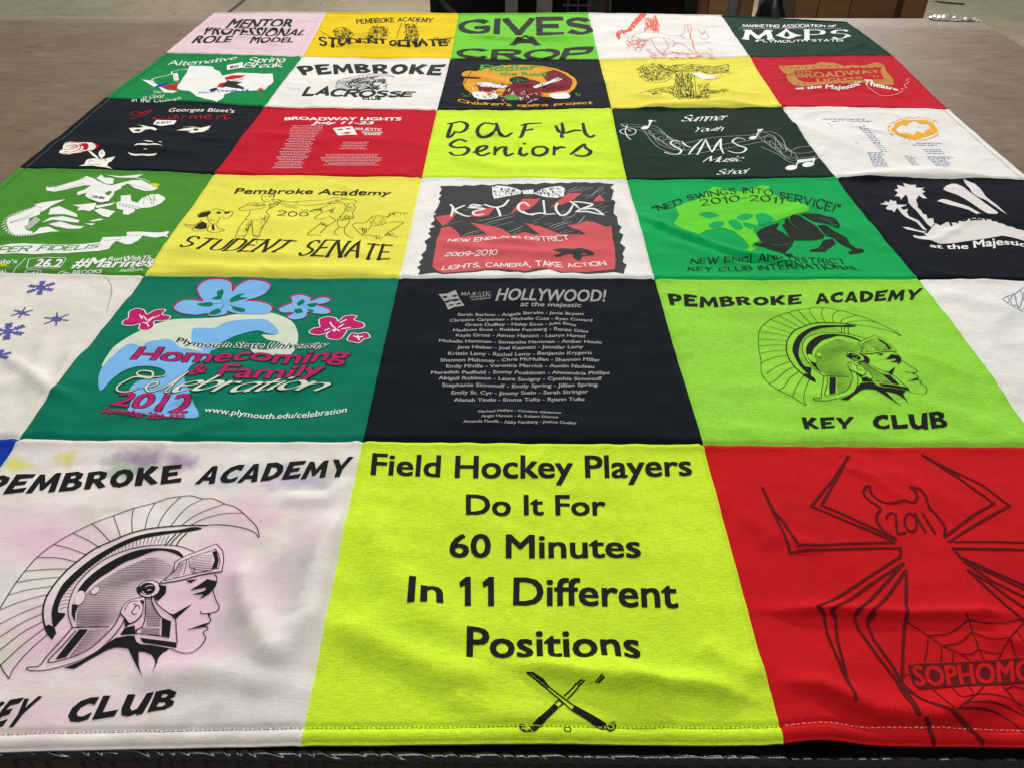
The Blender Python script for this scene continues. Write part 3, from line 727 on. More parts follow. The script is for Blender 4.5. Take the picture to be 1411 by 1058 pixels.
# blotchy pastel tie-dye
m = bpy.data.materials.new('jersey_tie_dye'); nt, nd, lk, b = nodes(m); n1, n2 = fuzz(nt, b)
tc = nt.nodes.new('ShaderNodeTexCoord')
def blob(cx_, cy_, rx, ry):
    """soft patch with a centre of its own, edges broken up by noise"""
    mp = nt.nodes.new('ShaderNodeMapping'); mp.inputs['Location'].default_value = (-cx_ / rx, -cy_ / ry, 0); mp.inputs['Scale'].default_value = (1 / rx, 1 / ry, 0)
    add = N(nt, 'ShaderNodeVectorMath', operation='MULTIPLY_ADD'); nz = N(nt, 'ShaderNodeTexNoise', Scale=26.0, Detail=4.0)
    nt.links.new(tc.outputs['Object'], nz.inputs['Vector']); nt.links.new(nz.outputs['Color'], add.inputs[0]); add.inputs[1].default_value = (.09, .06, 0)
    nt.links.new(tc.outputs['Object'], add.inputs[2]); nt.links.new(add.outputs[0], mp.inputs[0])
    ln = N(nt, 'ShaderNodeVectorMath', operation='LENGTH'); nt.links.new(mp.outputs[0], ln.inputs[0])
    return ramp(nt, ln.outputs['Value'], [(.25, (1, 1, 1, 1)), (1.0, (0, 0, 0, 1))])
c = ramp(nt, noise(nt, (14, 26, 10), 4, .6), [(.3, lin((216, 208, 202))), (.7, lin((235, 226, 220)))])
def at0(px, py): q = plane_at(px, py); return float(q[0]) + .027, float(q[1]) + .022
for px, py, rx, ry, col_, k in ((200, 850, .13, .06, (226, 182, 204), .62), (230, 770, .07, .05, (226, 184, 206), .62), (90, 740, .09, .04, (226, 184, 204), .75), (300, 830, .05, .09, (226, 186, 206), .7),
                                (370, 700, .05, .03, (226, 180, 200), .7), (110, 880, .08, .04, (222, 180, 200), .75), (420, 780, .03, .05, (216, 186, 200), .6), (60, 985, .08, .02, (224, 190, 204), .6),
                                (220, 628, .035, .022, (146, 128, 152), .9), (275, 628, .022, .02, (150, 122, 158), .85), (50, 630, .022, .018, (206, 208, 92), .9), (125, 620, .012, .014, (216, 204, 96), .8),
                                (10, 690, .015, .02, (220, 214, 120), .7), (350, 650, .03, .02, (176, 192, 200), .7), (430, 640, .02, .02, (160, 160, 196), .7), (455, 655, .03, .02, (176, 156, 192), .7),
                                (200, 640, .02, .012, (140, 176, 132), .6), (470, 640, .02, .03, (196, 190, 150), .5), (410, 660, .02, .014, (196, 176, 208), .6), (20, 900, .03, .03, (196, 200, 170), .6), (435, 770, .02, .06, (198, 193, 188), .6), (385, 920, .05, .03, (198, 193, 187), .55), (345, 850, .02, .04, (192, 184, 186), .6), (300, 985, .09, .012, (186, 180, 172), .55), (160, 700, .06, .012, (200, 196, 180), .6), (40, 790, .05, .02, (206, 200, 190), .5), (60, 700, .07, .03, (228, 196, 208), .6), (330, 760, .04, .05, (228, 192, 210), .6), (450, 720, .03, .03, (226, 198, 208), .5), (150, 960, .09, .02, (226, 190, 206), .5), (280, 880, .05, .03, (226, 190, 208), .6)):  # greys along the folds: dye, and fold shade painted into the colour
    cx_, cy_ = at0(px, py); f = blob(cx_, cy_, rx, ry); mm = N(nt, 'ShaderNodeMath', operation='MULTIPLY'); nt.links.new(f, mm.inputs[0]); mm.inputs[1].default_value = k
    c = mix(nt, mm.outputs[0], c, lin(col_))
c = mix(nt, 1.0, c, ramp(nt, n1, [(.25, g(.72)), (.7, g(1.06))]), 'MULTIPLY')
lk.new(c, b.inputs['Base Color']); b.inputs['Roughness'].default_value = .92; b.inputs['Specular IOR Level'].default_value = .18
b.inputs['Sheen Weight'].default_value = .12
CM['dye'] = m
ROWS = ['pink gold grass white bottle', 'emer white ink pale red', 'black red lime forest white', 'moss sun white green ink', 'cream teal ink spring white', 'blue dye lime scarlet cream']
DESC = ['pale pink panel with dark mentor lettering|golden yellow panel with three sketched figures|grass green panel with big brushed dark letters|white panel with orange line drawing|bottle green panel with white society lettering',
        'emerald green panel with white state outline|white panel with dark lacrosse lettering|black panel with orange disc and a dancing figure|pale yellow panel with an ink drawing of a tree|red panel with a tan theatre sign',
        'black panel with a face and a rose|dark red panel with a list in white print|lime panel with looped handwriting|dark green panel with white music notes|white panel with orange ring and small blue print',
        'moss green panel with white eagle emblem|yellow panel with sketched figures over outlined capitals|white panel with torn black and red print|bright green panel with dark gorilla|black panel with white palm trees and searchlights',
        'cream panel with purple snowflakes|teal panel with flowers over a wave|black panel with a long list of names|light green panel with a helmeted head|plain off-white panel with a faint line drawing',
        'blue corner panel|pastel tie-dye panel with a large helmeted head|lime panel with big dark wording over crossed sticks|scarlet panel with a spider outline|plain cream panel at the near right corner']
e_ = np.r_[np.arange(0, .0601, .005)]; U1 = np.r_[e_, np.linspace(.06, .94, 64)[1:-1], 1 - e_[::-1]]; NU = len(U1)
PAN = {}
for j in range(6):
    if j == 5: U1 = np.r_[e_, np.linspace(.06, .94, 112)[1:-1], 1 - e_[::-1]]; NU = len(U1)       # nearest row: a finer net for its folds
    for i in range(5):
        s, t = np.meshgrid(i + U1, j + U1, indexing='ij'); s = s.ravel(); t = t.ravel()
        xy = Q(s, t); z = H(xy, (s, t)); V_ = np.column_stack([xy, z])
        idx = np.arange(NU * NU).reshape(NU, NU)
        F = np.stack([idx[:-1, :-1], idx[:-1, 1:], idx[1:, 1:], idx[1:, :-1]], -1).reshape(-1, 4)
        extra = []
        for cond, ring, o_ in ((i == 0, idx[0], (-1, 0)), (i == 4, idx[-1][::-1], (1, 0)), (j == 0, idx[:, 0][::-1], (0, 1)), (j == 5, idx[:, -1], (0, -1))):
            if not cond: continue
            n0 = len(V_); B = V_[ring].copy(); B2 = B.copy()
            B[:, 0] += o_[0] * .0002; B[:, 1] += o_[1] * .0002; B[:, 2] -= .0010; B2[:, 0] -= o_[0] * .0012; B2[:, 1] -= o_[1] * .0012; B2[:, 2] -= .0026
            B[:, 2] = np.maximum(B[:, 2], TZ + .0012); B2[:, 2] = np.maximum(B2[:, 2], TZ + .0009)
            V_ = np.vstack([V_, B, B2]); L_ = len(ring)
            for a in range(L_ - 1):
                extra.append((ring[a], ring[a + 1], n0 + a + 1, n0 + a)); extra.append((n0 + a, n0 + a + 1, n0 + L_ + a + 1, n0 + L_ + a))
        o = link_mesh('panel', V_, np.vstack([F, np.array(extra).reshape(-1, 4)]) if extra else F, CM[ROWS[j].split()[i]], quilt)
        o['label'] = DESC[j].split('|')[i]; PAN[i, j] = o
# dark fleece backing
nb = 150
s, t = np.meshgrid(np.linspace(.012, 4.988, nb), np.linspace(.012, 5.988, nb), indexing='ij'); s = s.ravel(); t = t.ravel()
xy = Q(s, t); z = np.maximum(H(xy, (s, t)) - .0046, TZ + .0011); idx = np.arange(nb * nb).reshape(nb, nb)
link_mesh('backing', np.column_stack([xy, np.minimum(z, H(xy, (s, t)) - .002)]), np.stack([idx[:-1, :-1], idx[:-1, 1:], idx[1:, 1:], idx[1:, :-1]], -1).reshape(-1, 4), cloth_mat('dark_fleece', (24, 24, 27)), quilt)
# hem stitching
def stitches(i, j, side, col, wd=.0008, ln=.0026, pitch=.0035, holes=None):
    p = Print(PAN[i, j], 'hem_stitching', ink_mat('thread', col, .1, .8), 1); h = Print(PAN[i, j], 'needle_holes', ink_mat('needle_hole', holes, .1, .9), 0) if holes else None
    u = np.linspace(0, 1, 200); d = .0375
    s, t = {'b': (i + u, np.full(200, 6 - d)), 'l': (np.full(200, d), j + u), 'r': (np.full(200, 5 - d), j + u), 't': (i + u, np.full(200, d))}[side]
    C_ = Q(s, t); L_ = np.r_[0, np.cumsum(np.hypot(*np.diff(C_, axis=0).T))]; x = .004; R = random.Random(i * 7 + j)
    while x < L_[-1] - .004:
        f = lambda q: np.array([np.interp(q, L_, C_[:, 0]), np.interp(q, L_, C_[:, 1]) + R.uniform(-.0002, .0002)])
        p.add(ribbon([f(x), f(x + ln)], wd))
        if h: h.add(ribbon([f(x + ln), f(x + pitch)], .0016))
        x += pitch
    p.done()
    if h: h.done()
stitches(0, 5, 'b', (60, 100, 190)); stitches(1, 5, 'b', (222, 214, 206), holes=(150, 142, 134)); stitches(2, 5, 'b', (214, 250, 60), holes=(120, 150, 8))
stitches(3, 5, 'b', (222, 140, 128), .0008, .0026, .0042); stitches(4, 5, 'b', (226, 220, 204))
stitches(0, 2, 'l', (112, 116, 118), .0011, .0036, .0042); stitches(0, 3, 'l', (60, 120, 40), .001, .0032, .0042); stitches(0, 1, 'l', (8, 92, 50), .0012, .0032, .0042)
stitches(4, 1, 'r', (226, 70, 90), .0011, .0034, .0042); stitches(4, 2, 'r', (176, 172, 168), .0012, .003, .0042); stitches(4, 0, 'r', (60, 92, 76), .0012, .003, .0042)
# ------------------------------------------------------------------ the prints, panel by panel
INK = ink_mat('black_ink', (25, 27, 26)); INKG = ink_mat('charcoal_ink', (40, 44, 42), .2)
WHT = ink_mat('white_ink', (226, 226, 222), .08); SIL = ink_mat('silver_ink', (150, 152, 150), .35)
MAR = ink_mat('maroon_ink', (90, 14, 18), .3)
# ---- the helmeted head, drawn once and laid on three panels
class Emb(View):
    """drawing coordinates -> another panel, by the affine map that joins matching points"""
    def __init__(s, base, src, dst_view, dst):
        A = np.array([[float(v) for v in q.split(',')] for q in src.split()]); B = dst_view(dst)
        M = np.column_stack([A, np.ones(len(A)), A[:, 0] * A[:, 1] / 1000])
        s.M = np.linalg.lstsq(M, B, rcond=None)[0]; s.k = base.k
    def __call__(s, p):
        if isinstance(p, str): p = [[float(v) for v in q.split(',')] for q in p.split()]
        p = np.asarray(p, float); return np.column_stack([p, np.ones(len(p)), p[:, 0] * p[:, 1] / 1000]) @ s.M
def lerp_pts(P, n):
    P = catmull(np.asarray(P, float), 8); c = np.r_[0, np.cumsum(np.hypot(*np.diff(P, axis=0).T))]; f = np.linspace(0, c[-1], n)
    return np.stack([np.interp(f, c, P[:, 0]), np.interp(f, c, P[:, 1])], -1)
def pt(txt): return np.array([[float(v) for v in q.split(',')] for q in txt.split()])
def helmet(panel, v, clothm, lw=.85, dens=1.0, sub=1.0):
    p = Print(panel, 'helmet_emblem', INK, 1); c = Print(panel, 'helmet_highlight', clothm, 2)
    L = lambda t, w_=lw, e=(1, 1): p.lines(v, t, w_ * sub, 5, e)
    L('52,1050 25,1015 3,978 -50,930 -85,880 -90,820 -75,770 -40,715 0,665 15,640 45,590 90,520 140,455 205,380 295,310 400,248 505,198 625,153 735,113 855,80 920,58 995,48 1055,44 1115,60 1175,61 1235,88 1290,104 1338,139 1378,178 1407,208 1423,245 1425,272 1400,246 1350,225 1270,208 1180,202 1130,206', lw * .95)
    L('1338,140 1230,143 1120,170 1040,208/1235,90 1120,130 1050,165 1000,205/1115,62 1040,100 985,150 940,208/995,48 930,110 890,165 870,212/855,80 825,130 805,190 798,228/735,113 726,180 730,245/625,153 645,210 665,270/508,198 560,245 608,298/400,248 480,285 550,328/295,310 390,335 482,368/210,382 320,385 425,408/140,458 250,448 380,445/95,520 200,502 335,490/45,590 160,560 295,540/0,672 120,625 272,585/-45,775 0,750 120,690 250,640/-88,865 0,820 130,740 240,690/-75,925 0,893 120,800 240,735/3,978 120,870 250,770/52,1050 80,990 165,895 262,808', lw * .8)
    L('290,832 255,780 238,700 250,620 290,545 360,460 430,400 520,335 610,295 720,250 820,225 950,210 1060,205 1140,206', lw * 1.7)
    p.poly(v, '296,768 286,700 292,655 315,590 350,527 430,448 530,373 650,307 770,261 880,241 980,231 1062,215 1112,222 1030,241 960,247 860,264 760,287 650,332 560,387 470,457 400,527 355,582 332,630 322,685 362,694 330,735', smooth=4)
    p.poly(v, '243,768 270,752 302,770 312,800 290,834 264,812')
    p.lines(v, '970,250 925,300 908,318/1000,245 955,290 935,318/1030,245 990,285 970,320', lw * 1.2 * sub)
    A = lerp_pts(pt('330,668 336,620 366,565 406,512 470,442 545,387 640,332 760,288 930,262'), int(36 * dens)); B = lerp_pts(pt('376,655 386,610 410,560 450,500 510,440 580,385 680,345 800,318 905,312'), int(36 * dens))
    for a, b_ in zip(A, B): p.line(v, [a, (a + b_) / 2 + [0, -2], b_], lw * .62 * sub / dens ** .3, 0, (1, .5))
    L('400,770 378,700 380,640 400,575 440,510 510,440 590,385 690,345 800,322 900,315 990,322 1070,350')
    p.poly(v, '425,578 470,510 540,450 620,400 720,355 820,335 920,335 985,350 1012,386 960,361 900,346 840,351 760,381 680,411 600,461 540,501 490,546 462,582', smooth=3)
    p.poly(v, '398,640 432,650 416,690 414,740 396,700')
    L('930,345 985,368 1005,388/395,775 420,768 602,765')
    # comb shading of the skull
    ys = np.linspace(384, 764, int(43 * dens)); tab = pt('384,800 400,755 420,712 450,642 480,592 510,548 540,512 580,470 600,452 630,436 660,428 700,422 740,420 765,424'); tr = pt('384,880 400,915 420,945 450,958 480,948 505,905 515,790 540,770 580,756 600,745 630,692 660,672 700,664 740,640 765,604')
    for k, y in enumerate(ys):
        a = np.interp(y, tab[:, 0], tab[:, 1]); b_ = np.interp(y, tr[:, 0], tr[:, 1]); wob = 7 * math.sin(k * .25)
        xs_ = np.linspace(a, b_, 5); p.line(v, np.column_stack([xs_, y + 14 * (xs_ - a) / 500 * -1 + 6 + wob * np.sin((xs_ - a) / 130)]), lw * .66 * sub / dens ** .3, 4, (1, .45))
    c.ell(v, (440, 606), 26, 42, 25); p.ell(v, (440, 606), 26, 42, 25, lw * .6 * sub)
    c.ell(v, (526, 566), 26, 15, -40); p.ell(v, (526, 566), 26, 15, -40, lw * .6 * sub)
    # visor
    c.poly(v, '880,522 960,460 962,410 1190,310 1222,345 1232,400 1222,462 1100,480 1000,507 900,522')
    q = Print(panel, 'helmet_line_work', INK, 3); M_ = lambda t, w_=lw: q.lines(v, t, w_ * sub, 5)
    q.lines(v, '880,522 920,492 955,455 962,410 1080,352 1190,308 1225,345 1232,400 1222,462 1100,480 1000,507 900,524 880,522/905,510 945,480 975,440 985,418 1090,370 1185,337 1205,370 1212,405 1203,446 1050,478 905,512', lw * sub, 0)
    q.poly(v, '1168,352 1192,346 1206,400 1196,444 1166,450 1182,400')
    for k in range(11): y = 372 + 9 * k; q.line(v, [(1052 - k * .5, y + 8), (1170, y - 2 + k * .4)], lw * .6 * sub, 0)
    for k in range(9): y = 418 + 9 * k; q.line(v, [(985 - k * 5, y + 4), (1016 - k * 4, y)], lw * .6 * sub, 0)
    q.line(v, '1028,392 1022,440 1010,480', lw * .8 * sub); q.line(v, '1040,390 1046,440 1072,446 1060,478', lw * .8 * sub)
    # boss and temple
    c.ell(v, (822, 556), 62, 46, -10); q.ell(v, (822, 556), 64, 46, -10, lw * 1.1 * sub); q.ell(v, (812, 556), 44, 34, -10); q.poly(v, '750,552 770,535 775,590 757,580')
    c2 = Print(panel, 'boss_glint', clothm, 4); c2.line(v, '800,546 822,538 842,540', .8 * sub); c2.line(v, '812,566 832,560', 1.0 * sub); c2.line(v, '786,570 794,582 806,586', .8 * sub); c2.done()
    q.poly(v, '872,535 916,541 914,576 868,622 842,596 868,580 880,556')
    # ear
    c.poly(v, '663,690 682,650 712,622 760,606 792,602 800,640 792,690 764,722 716,748 690,722')
    M_('663,690 682,650 712,622 760,606 792,602/663,690 690,720 715,747 762,722 786,682 792,622/688,676 700,650 722,628 762,624/736,640 752,648 738,668 726,690 742,698 756,692/742,655 762,648 770,668'); q.poly(v, '684,712 716,748 688,768'); q.poly(v, '770,618 792,620 784,650')
    # cheek guard
    M_('800,600 802,680 795,735 772,772 690,800/833,591 838,630 856,672 892,715 941,737/850,605 862,634 892,664 928,690 965,722 970,780 976,852/764,772 750,790 752,806', lw)
    q.poly(v, '926,688 956,697 1060,636 976,712 965,724'); q.poly(v, '892,716 942,736 934,820 890,812'); q.poly(v, '770,826 974,853 972,880 788,851')
    q.poly(v, '688,772 742,758 746,800 664,806'); q.line(v, '664,806 760,802 850,812 934,822', lw * sub)
    for k in range(17): y = 604 + 9.6 * k; q.line(v, [(806, y), (832 + min(52, k * 5), y + 2)], lw * .66 * sub, 0)
    for k in range(6): y = 770 + 7 * k; q.line(v, [(778, y), (880, y + 6)], lw * .62 * sub, 0)
    q.poly(v, '639,826 707,815 741,815 752,849 775,862 842,867 937,885 897,908 874,935 865,976 842,1022 858,976 854,948 833,917 797,903 763,899 765,976 786,1046 750,976 706,884 670,878 639,876 590,890 500,940 410,994 352,992 430,962 520,912 600,850')
    M_('937,885 985,905 1030,912 1070,900 1110,865 1132,825 1118,795 1140,780 1145,766', lw * .9)
    # neck guard
    M_('400,770 330,850 262,925 215,980 155,988 152,1000 180,1008 260,1003 400,965 520,910 600,842 660,772 690,716/420,785 350,865 265,960 400,930 500,880 590,800 640,742 665,690', lw * .95)
    q.poly(v, '438,780 486,780 366,930 306,945')
    A = lerp_pts(pt('490,785 440,850 385,925'), int(17 * dens)); B = lerp_pts(pt('602,778 545,842 436,915'), int(17 * dens))
    for a, b_ in zip(A, B): q.line(v, [a, b_], lw * .66 * sub, 0, (1, .5))
    # face
    M_('1180,478 1195,498 1186,540 1172,560 1190,620 1207,655 1190,680 1155,690 1142,691/1103,678 1110,692 1142,691/1155,690 1150,706 1160,722 1148,744 1120,760 1035,780/1145,766 1122,762', lw)
    q.poly(v, '1138,690 1160,688 1152,710'); q.poly(v, '1148,742 1120,764 1070,774 1035,782 1110,752')
    q.poly(v, '1044,566 1096,535 1141,503 1195,516 1175,556 1150,582 1094,614 1123,586 1056,588 1128,567 1137,546 1091,555'); q.poly(v, '1022,511 1046,523 1090,502')
    for o_ in (p, c, q): o_.done()
VA = View(0, 672, 3.992)
helmet(PAN[1, 5], VA, CM['dye'])
SRC = '1425,272 52,1050 1207,655 1030,912 290,832 1190,308 1222,462 784,1044 152,1000 400,248 735,113 45,590'
helmet(PAN[3, 4], Emb(VA, SRC, View(1000, 400, 3.992), '948,225 463,635 1036,447 1086,573 485,522 828,266 934,350 975,632 495,605 285,157 405,130 127,325'), CM['spring'], .8, .9)
helmet(PAN[1, 1], Emb(VA, SRC, View(353, 0, 3.992), '760,428 480,505 722,468 700,492 520,500 690,430 715,450 660,505 560,498 480,440 570,418 440,460'), CM['white'], 1.1, .34)
# ---- key club lettering
KW = dict(cut=True, jit=.03, space=.42)
p = Print(PAN[1, 5], 'lettering', INK, 1)
p.pen(PX, 'PEMBROKE', [(-30, 681), (60, 676), (150, 671), (250, 664)], [(-10, 655), (75, 650), (160, 647), (251, 640)], **KW)
p.done(); p.pen(PX, 'ACADEMY', [(268, 666), (340, 664), (410, 661), (480, 658)], [(283, 643), (350, 640), (415, 637), (488, 634)], **KW)
p.done(); p.pen(PX, 'KEY', [(-42, 1010), (0, 1003), (30, 998)], [(-10, 972), (20, 966), (60, 960)], **KW); p.done(); p.pen(PX, 'CLUB', [(90, 996), (160, 988), (235, 976)], [(105, 963), (170, 957), (250, 951)], **KW); p.done()
p = Print(PAN[3, 4], 'lettering', INK, 1); v = View(900, 380, 2.761)
p.pen(v, 'PEMBROKE', '60,113 200,121 350,118 565,110', '52,70 200,82 380,82 565,74', **KW); p.done(); p.pen(v, 'ACADEMY', '617,112 750,107 880,102 1010,92', '612,72 750,66 880,62 1025,55', **KW)
p.done(); p.pen(v, 'KEY', '575,585 660,585 760,585', '562,537 650,535 765,532', **KW); p.done(); p.pen(v, 'CLUB', '840,585 950,583 1120,582', '830,530 950,528 1110,524', **KW); p.done()
# ---- field hockey wording
p = Print(PAN[2, 5], 'lettering', INK, 1)
for t, b_, u_ in (('Field Hockey Players', [(512, 655.5), (630, 658.5), (805, 658.5), (953, 654.5)], [(515, 625), (632, 626), (805, 627), (950, 624.5)]), ('Do It For', [(643, 710), (834, 710)], [(643, 680.5), (833, 680.5)]),
                  ('60 Minutes', [(620, 768), (882, 768.5)], [(621, 735), (880, 735.5)]), ('In', [(563, 835), (610, 835)], [(566, 796), (608, 796)]), ('Different', [(708, 834), (934, 835.5)], [(709, 793), (931, 796)]),
                  ('Positions', [(644, 909), (760, 908), (882, 906.5)], [(645, 866), (760, 866), (878, 866)])):
    p.text(PX, t, b_, u_, .026)
    if t != 'In': p.done()
for x in (641, 673): p.poly(PX, [(x - 8, 803), (x, 799), (x - 8, 803), (x - 7, 809), (x - .5, 806), (x - .5, 835), (x + 8, 835), (x + 7.5, 794.5), (x + 1, 794.5)][3:] + [(x - 8, 802)])
p.done()
v = View(700, 910, 7.839); p = Print(PAN[2, 5], 'crossed_sticks', INK, 1); p.L = .0025; c = Print(PAN[2, 5], 'stick_detail', CM['lime'], 2)
p.lines(v, '200,135 270,142 380,210 440,285 700,482 1060,690/200,135 300,210 410,300 560,425 690,540 980,722/605,385 735,250/640,420 760,285/505,460 550,425 595,465 550,505', 1.1, 0)
p.poly(v, '715,490 1060,690 1050,742 1010,745 690,535'); p.poly(v, '500,465 550,510 370,695 300,765 240,770 236,712 380,580')
p.poly(v, '1040,735 1100,768 1150,748 1174,705 1150,655 1112,658 1098,690 1062,706'); p.poly(v, '245,772 170,772 120,735 122,692 158,680 190,708 238,738')
p.poly(v, '230,140 290,150 380,215 435,290 410,300 330,225'); p.poly(v, '735,250 780,210 838,218 765,286'); p.poly(v, '935,242 1010,160 1046,195 985,250'); p.ell(v, (643, 745), 36, 26, 15, .7)
for k in range(5): c.line(v, [(1100 + 14 * k, 668 - 3 * k), (1106 + 11 * k, 700 + 3 * k), (1080 + 12 * k, 745)], .45); c.line(v, [(140 + 9 * k, 740 - 11 * k), (170 + 12 * k, 745 - 4 * k), (205 + 9 * k, 765 - 5 * k)], .45)
c.line(v, '985,722 1060,728', .6); c.line(v, '250,708 360,700', .6); c.line(v, '225,725 262,772', .5)
for k in range(12): c.ell(v, (255 + 14.5 * k, 158 + 11.5 * k + 4 * math.sin(k * 2)), 5, 4)
for k in range(7): c.ell(v, (758 + 9 * k, 262 - 7 * k + 5 * math.sin(k * 2)), 5, 4); c.ell(v, (965 + 9 * k, 232 - 8 * k + 5 * math.sin(k * 2)), 5, 4)
p.done(); c.done()
# ---- spider
p = Print(PAN[3, 5], 'spider_print', MAR, 1); p.L = .0028; v = View(1040, 610, 3.992); w_ = View(1058, 793, 3.992)
p.lines(v, '42,245 95,370 145,470 195,605 400,587 800,578 800,627 345,905 388,962/95,370 160,440 240,568 480,557 770,549/515,75 420,215 310,350 520,440 770,545/515,75 440,215 365,345 560,430 780,532', 2.6, 0)
p.poly(v, '36,245 48,243 118,395 104,395'); p.poly(v, '508,70 520,78 446,205 418,215'); p.poly(v, '910,62 920,66 1130,185 1110,195')
p.lines(v, '780,530 715,490 675,440 668,400 690,362 640,325 600,285 605,250 628,238 640,278 690,320 730,332 780,330 825,318 870,330 892,300 880,265 855,245 900,255 935,290 955,350 985,385 1020,425 1045,470 1040,520', 2.6, 5)
p.lines(v, '1040,520 1200,400 1315,335 1180,240 1080,165 915,65/915,65 1060,140 1250,235 1400,348 1200,460 1065,545 1800,556/1800,600 1090,582 1130,630 1290,700 1600,830/1145,650 1411,770 1700,900/1145,650 1300,758 1411,812 1600,900/1165,695 1290,770 1411,860 1600,990/1165,695 1300,820 1411,920 1560,1050', 2.6, 0)
p.lines(v, '820,660 620,790 420,930 436,962/820,660 730,760 550,950/830,700 740,830 610,985/830,700 832,840 825,1000', 2.7, 0)
p.lines(w_, '265,175 310,215 330,330 385,460 430,570 484,690/345,195 372,225 380,350 415,480 484,690/475,220 495,290 600,440 720,590 830,775/545,260 580,350 680,490 760,620 830,775/760,0 765,215 745,340 740,480 735,590', 2.6, 0)
p.lines(w_, '475,220 520,180/545,260 590,205', 2.6, 0)
p.poly(w_, '390,470 418,480 450,600 492,696 470,690 430,580'); p.poly(w_, '690,560 722,560 790,680 842,775 808,768')
p.lines(w_, '868,782 890,850 916,920/1000,740 1100,830 1186,918', 3.6, 4); p.line(w_, '735,590 790,640 860,690 1000,740', 2.6)
p.lines(w_, '765,255 880,330 960,385 1060,430 1110,465/880,330 1000,315 1100,245/1085,210 1105,245 1130,320 1160,400 1190,465/1105,245 1250,265 1411,235 1560,190/960,385 1050,370 1120,310/1120,310 1230,350 1330,345/1411,250 1330,345 1265,460/880,335 875,400 860,470/950,390 955,430 950,470/1020,425 1015,470/1060,430 1120,430 1160,400/1160,405 1220,425 1290,425/1330,345 1345,400 1370,460/1375,310 1411,380 1450,440/900,615 960,680 1030,740/1185,610 1140,660 1035,740/1010,610 1060,670 1140,660/1140,660 1280,665 1411,720 1500,780/1035,735 1200,740 1320,790 1411,860/1080,705 1250,705 1411,770/1290,610 1350,680 1411,750/1300,630 1350,610 1411,625/1105,610 1125,650/735,550 790,540', 1.05, 4)
p.lines(v, '722,420 730,398 750,388 772,396 776,430 785,497 832,494', 2.3, 4); p.ell(v, (856, 440), 33, 50, -12, 2.3); p.lines(v, '877,385 940,496/922,388 990,500', 2.5, 0)
p.poly(w_, '768,494 830,484 1000,478 1200,468 1411,455 1800,440 1800,570 1411,592 1200,604 1000,614 830,624 796,590'); p.done()
c = Print(PAN[3, 5], 'spider_lettering', CM['scarlet'], 2); c.text(w_, 'SOPHOMORE', '815,606 1000,602 1411,584 1612,574', '790,492 1000,486 1411,466 1612,458', .035); c.done()
# ---- torn key club print on white
DK = ink_mat('faded_black_ink', (58, 60, 60), .3); SALM = ink_mat('salmon_red_ink', (198, 84, 88), .12)
P_ = PAN[2, 3]; a = View(560, 245, 7.955); b2 = View(720, 245, 7.955)
def join(*parts): return np.vstack([v_(t) for v_, t in parts])
p = Print(P_, 'torn_black_field', DK, 0)
p.poly(PX, join((a, '370,100 388,140 358,182 388,196 350,240 372,260 348,320 305,392 332,408 293,420 312,470 262,512 322,540 246,560 268,588 238,612 272,650 198,700 222,740 214,800 163,850 186,880 138,930 166,958 118,988 150,1015 132,1068 250,1052 320,1048 400,1062 560,1052 700,1044 860,1018 1000,1018 1130,1042 1290,1050'),
                (b2, '200,1020 300,1008 420,1052 560,1046 700,1062 900,1052 1000,1040 1110,1062 1116,1020 1142,960 1098,932 1112,870 1094,842 1127,772 1068,722 1106,632 1058,602 1086,546 1048,520 1036,432 998,402 1002,340 1017,276 972,250 985,205 1002,150 964,112 1002,75 900,70 830,58 760,66 660,58 560,55 500,68 430,62 330,76 240,64 150,82 60,72 0,82'),
                (a, '1180,72 1100,84 1010,74 920,92 830,80 740,96 640,88 600,102 500,96'))); p.done()
p = Print(P_, 'red_field', SALM, 1)
p.poly(PX, join((a, '285,980 330,690 380,560 450,540 500,550 560,600 600,655 890,630 790,560 698,500 900,530 1050,570 1160,640 1290,605 1408,632'),
                (b2, '195,632 120,580 60,530 0,502 200,540 330,590 440,632 700,625 590,575 480,525 600,520 700,480 800,500 900,545 975,540 985,660 1010,780 1020,920 1010,1010 930,1020 700,1042 420,1042 250,1000 130,1006'), (a, '1290,1038 1130,1016 1000,1006 860,1008 700,1030 400,1052 340,1028')))
p.poly(a, '312,438 470,412 560,390 500,460 400,532'); p.poly(a, '690,430 800,350 962,345 900,420 800,440')
p.poly(PX, join((a, '1140,402 1275,240 1400,244'), (b2, '205,235 150,290 80,352 0,372'), (a, '1240,360')))
p.poly(b2, '300,342 380,270 500,182 655,178 560,252 430,302'); p.poly(b2, '770,276 842,195 902,262'); p.done()
p = Print(P_, 'white_streaks', WHT, 2)
p.lines(a, '430,512 530,466/760,488 1000,440 1190,400/850,512 1050,462 1195,428/880,525 1010,500/970,545 1180,488/610,648 700,610 820,582/670,648 810,600/790,634 880,612/1110,606 1210,570 1280,535/1160,630 1265,575/380,536 620,480/640,372 700,350/1290,215 1400,200', .75, 3, (.4, .4))
p.lines(b2, '465,160 540,140 600,105/470,180 600,145 680,105/600,165 730,110/680,145 780,105/820,125 910,98/650,210 760,195 830,140 890,115/690,250 790,195/830,170 890,130/860,195 905,165/290,556 350,522 480,490/320,570 400,530 540,490/350,582 470,540/410,615 490,580/440,625 550,590/600,628 625,612/430,455 500,420/440,470 540,430 590,400/430,490 500,470/560,520 620,500 690,420/100,520 170,495/120,490 260,420/780,330 870,300/820,350 930,320/850,370 900,350/890,395 940,375/430,395 460,370/240,520 330,505', .75, 3, (.4, .4))
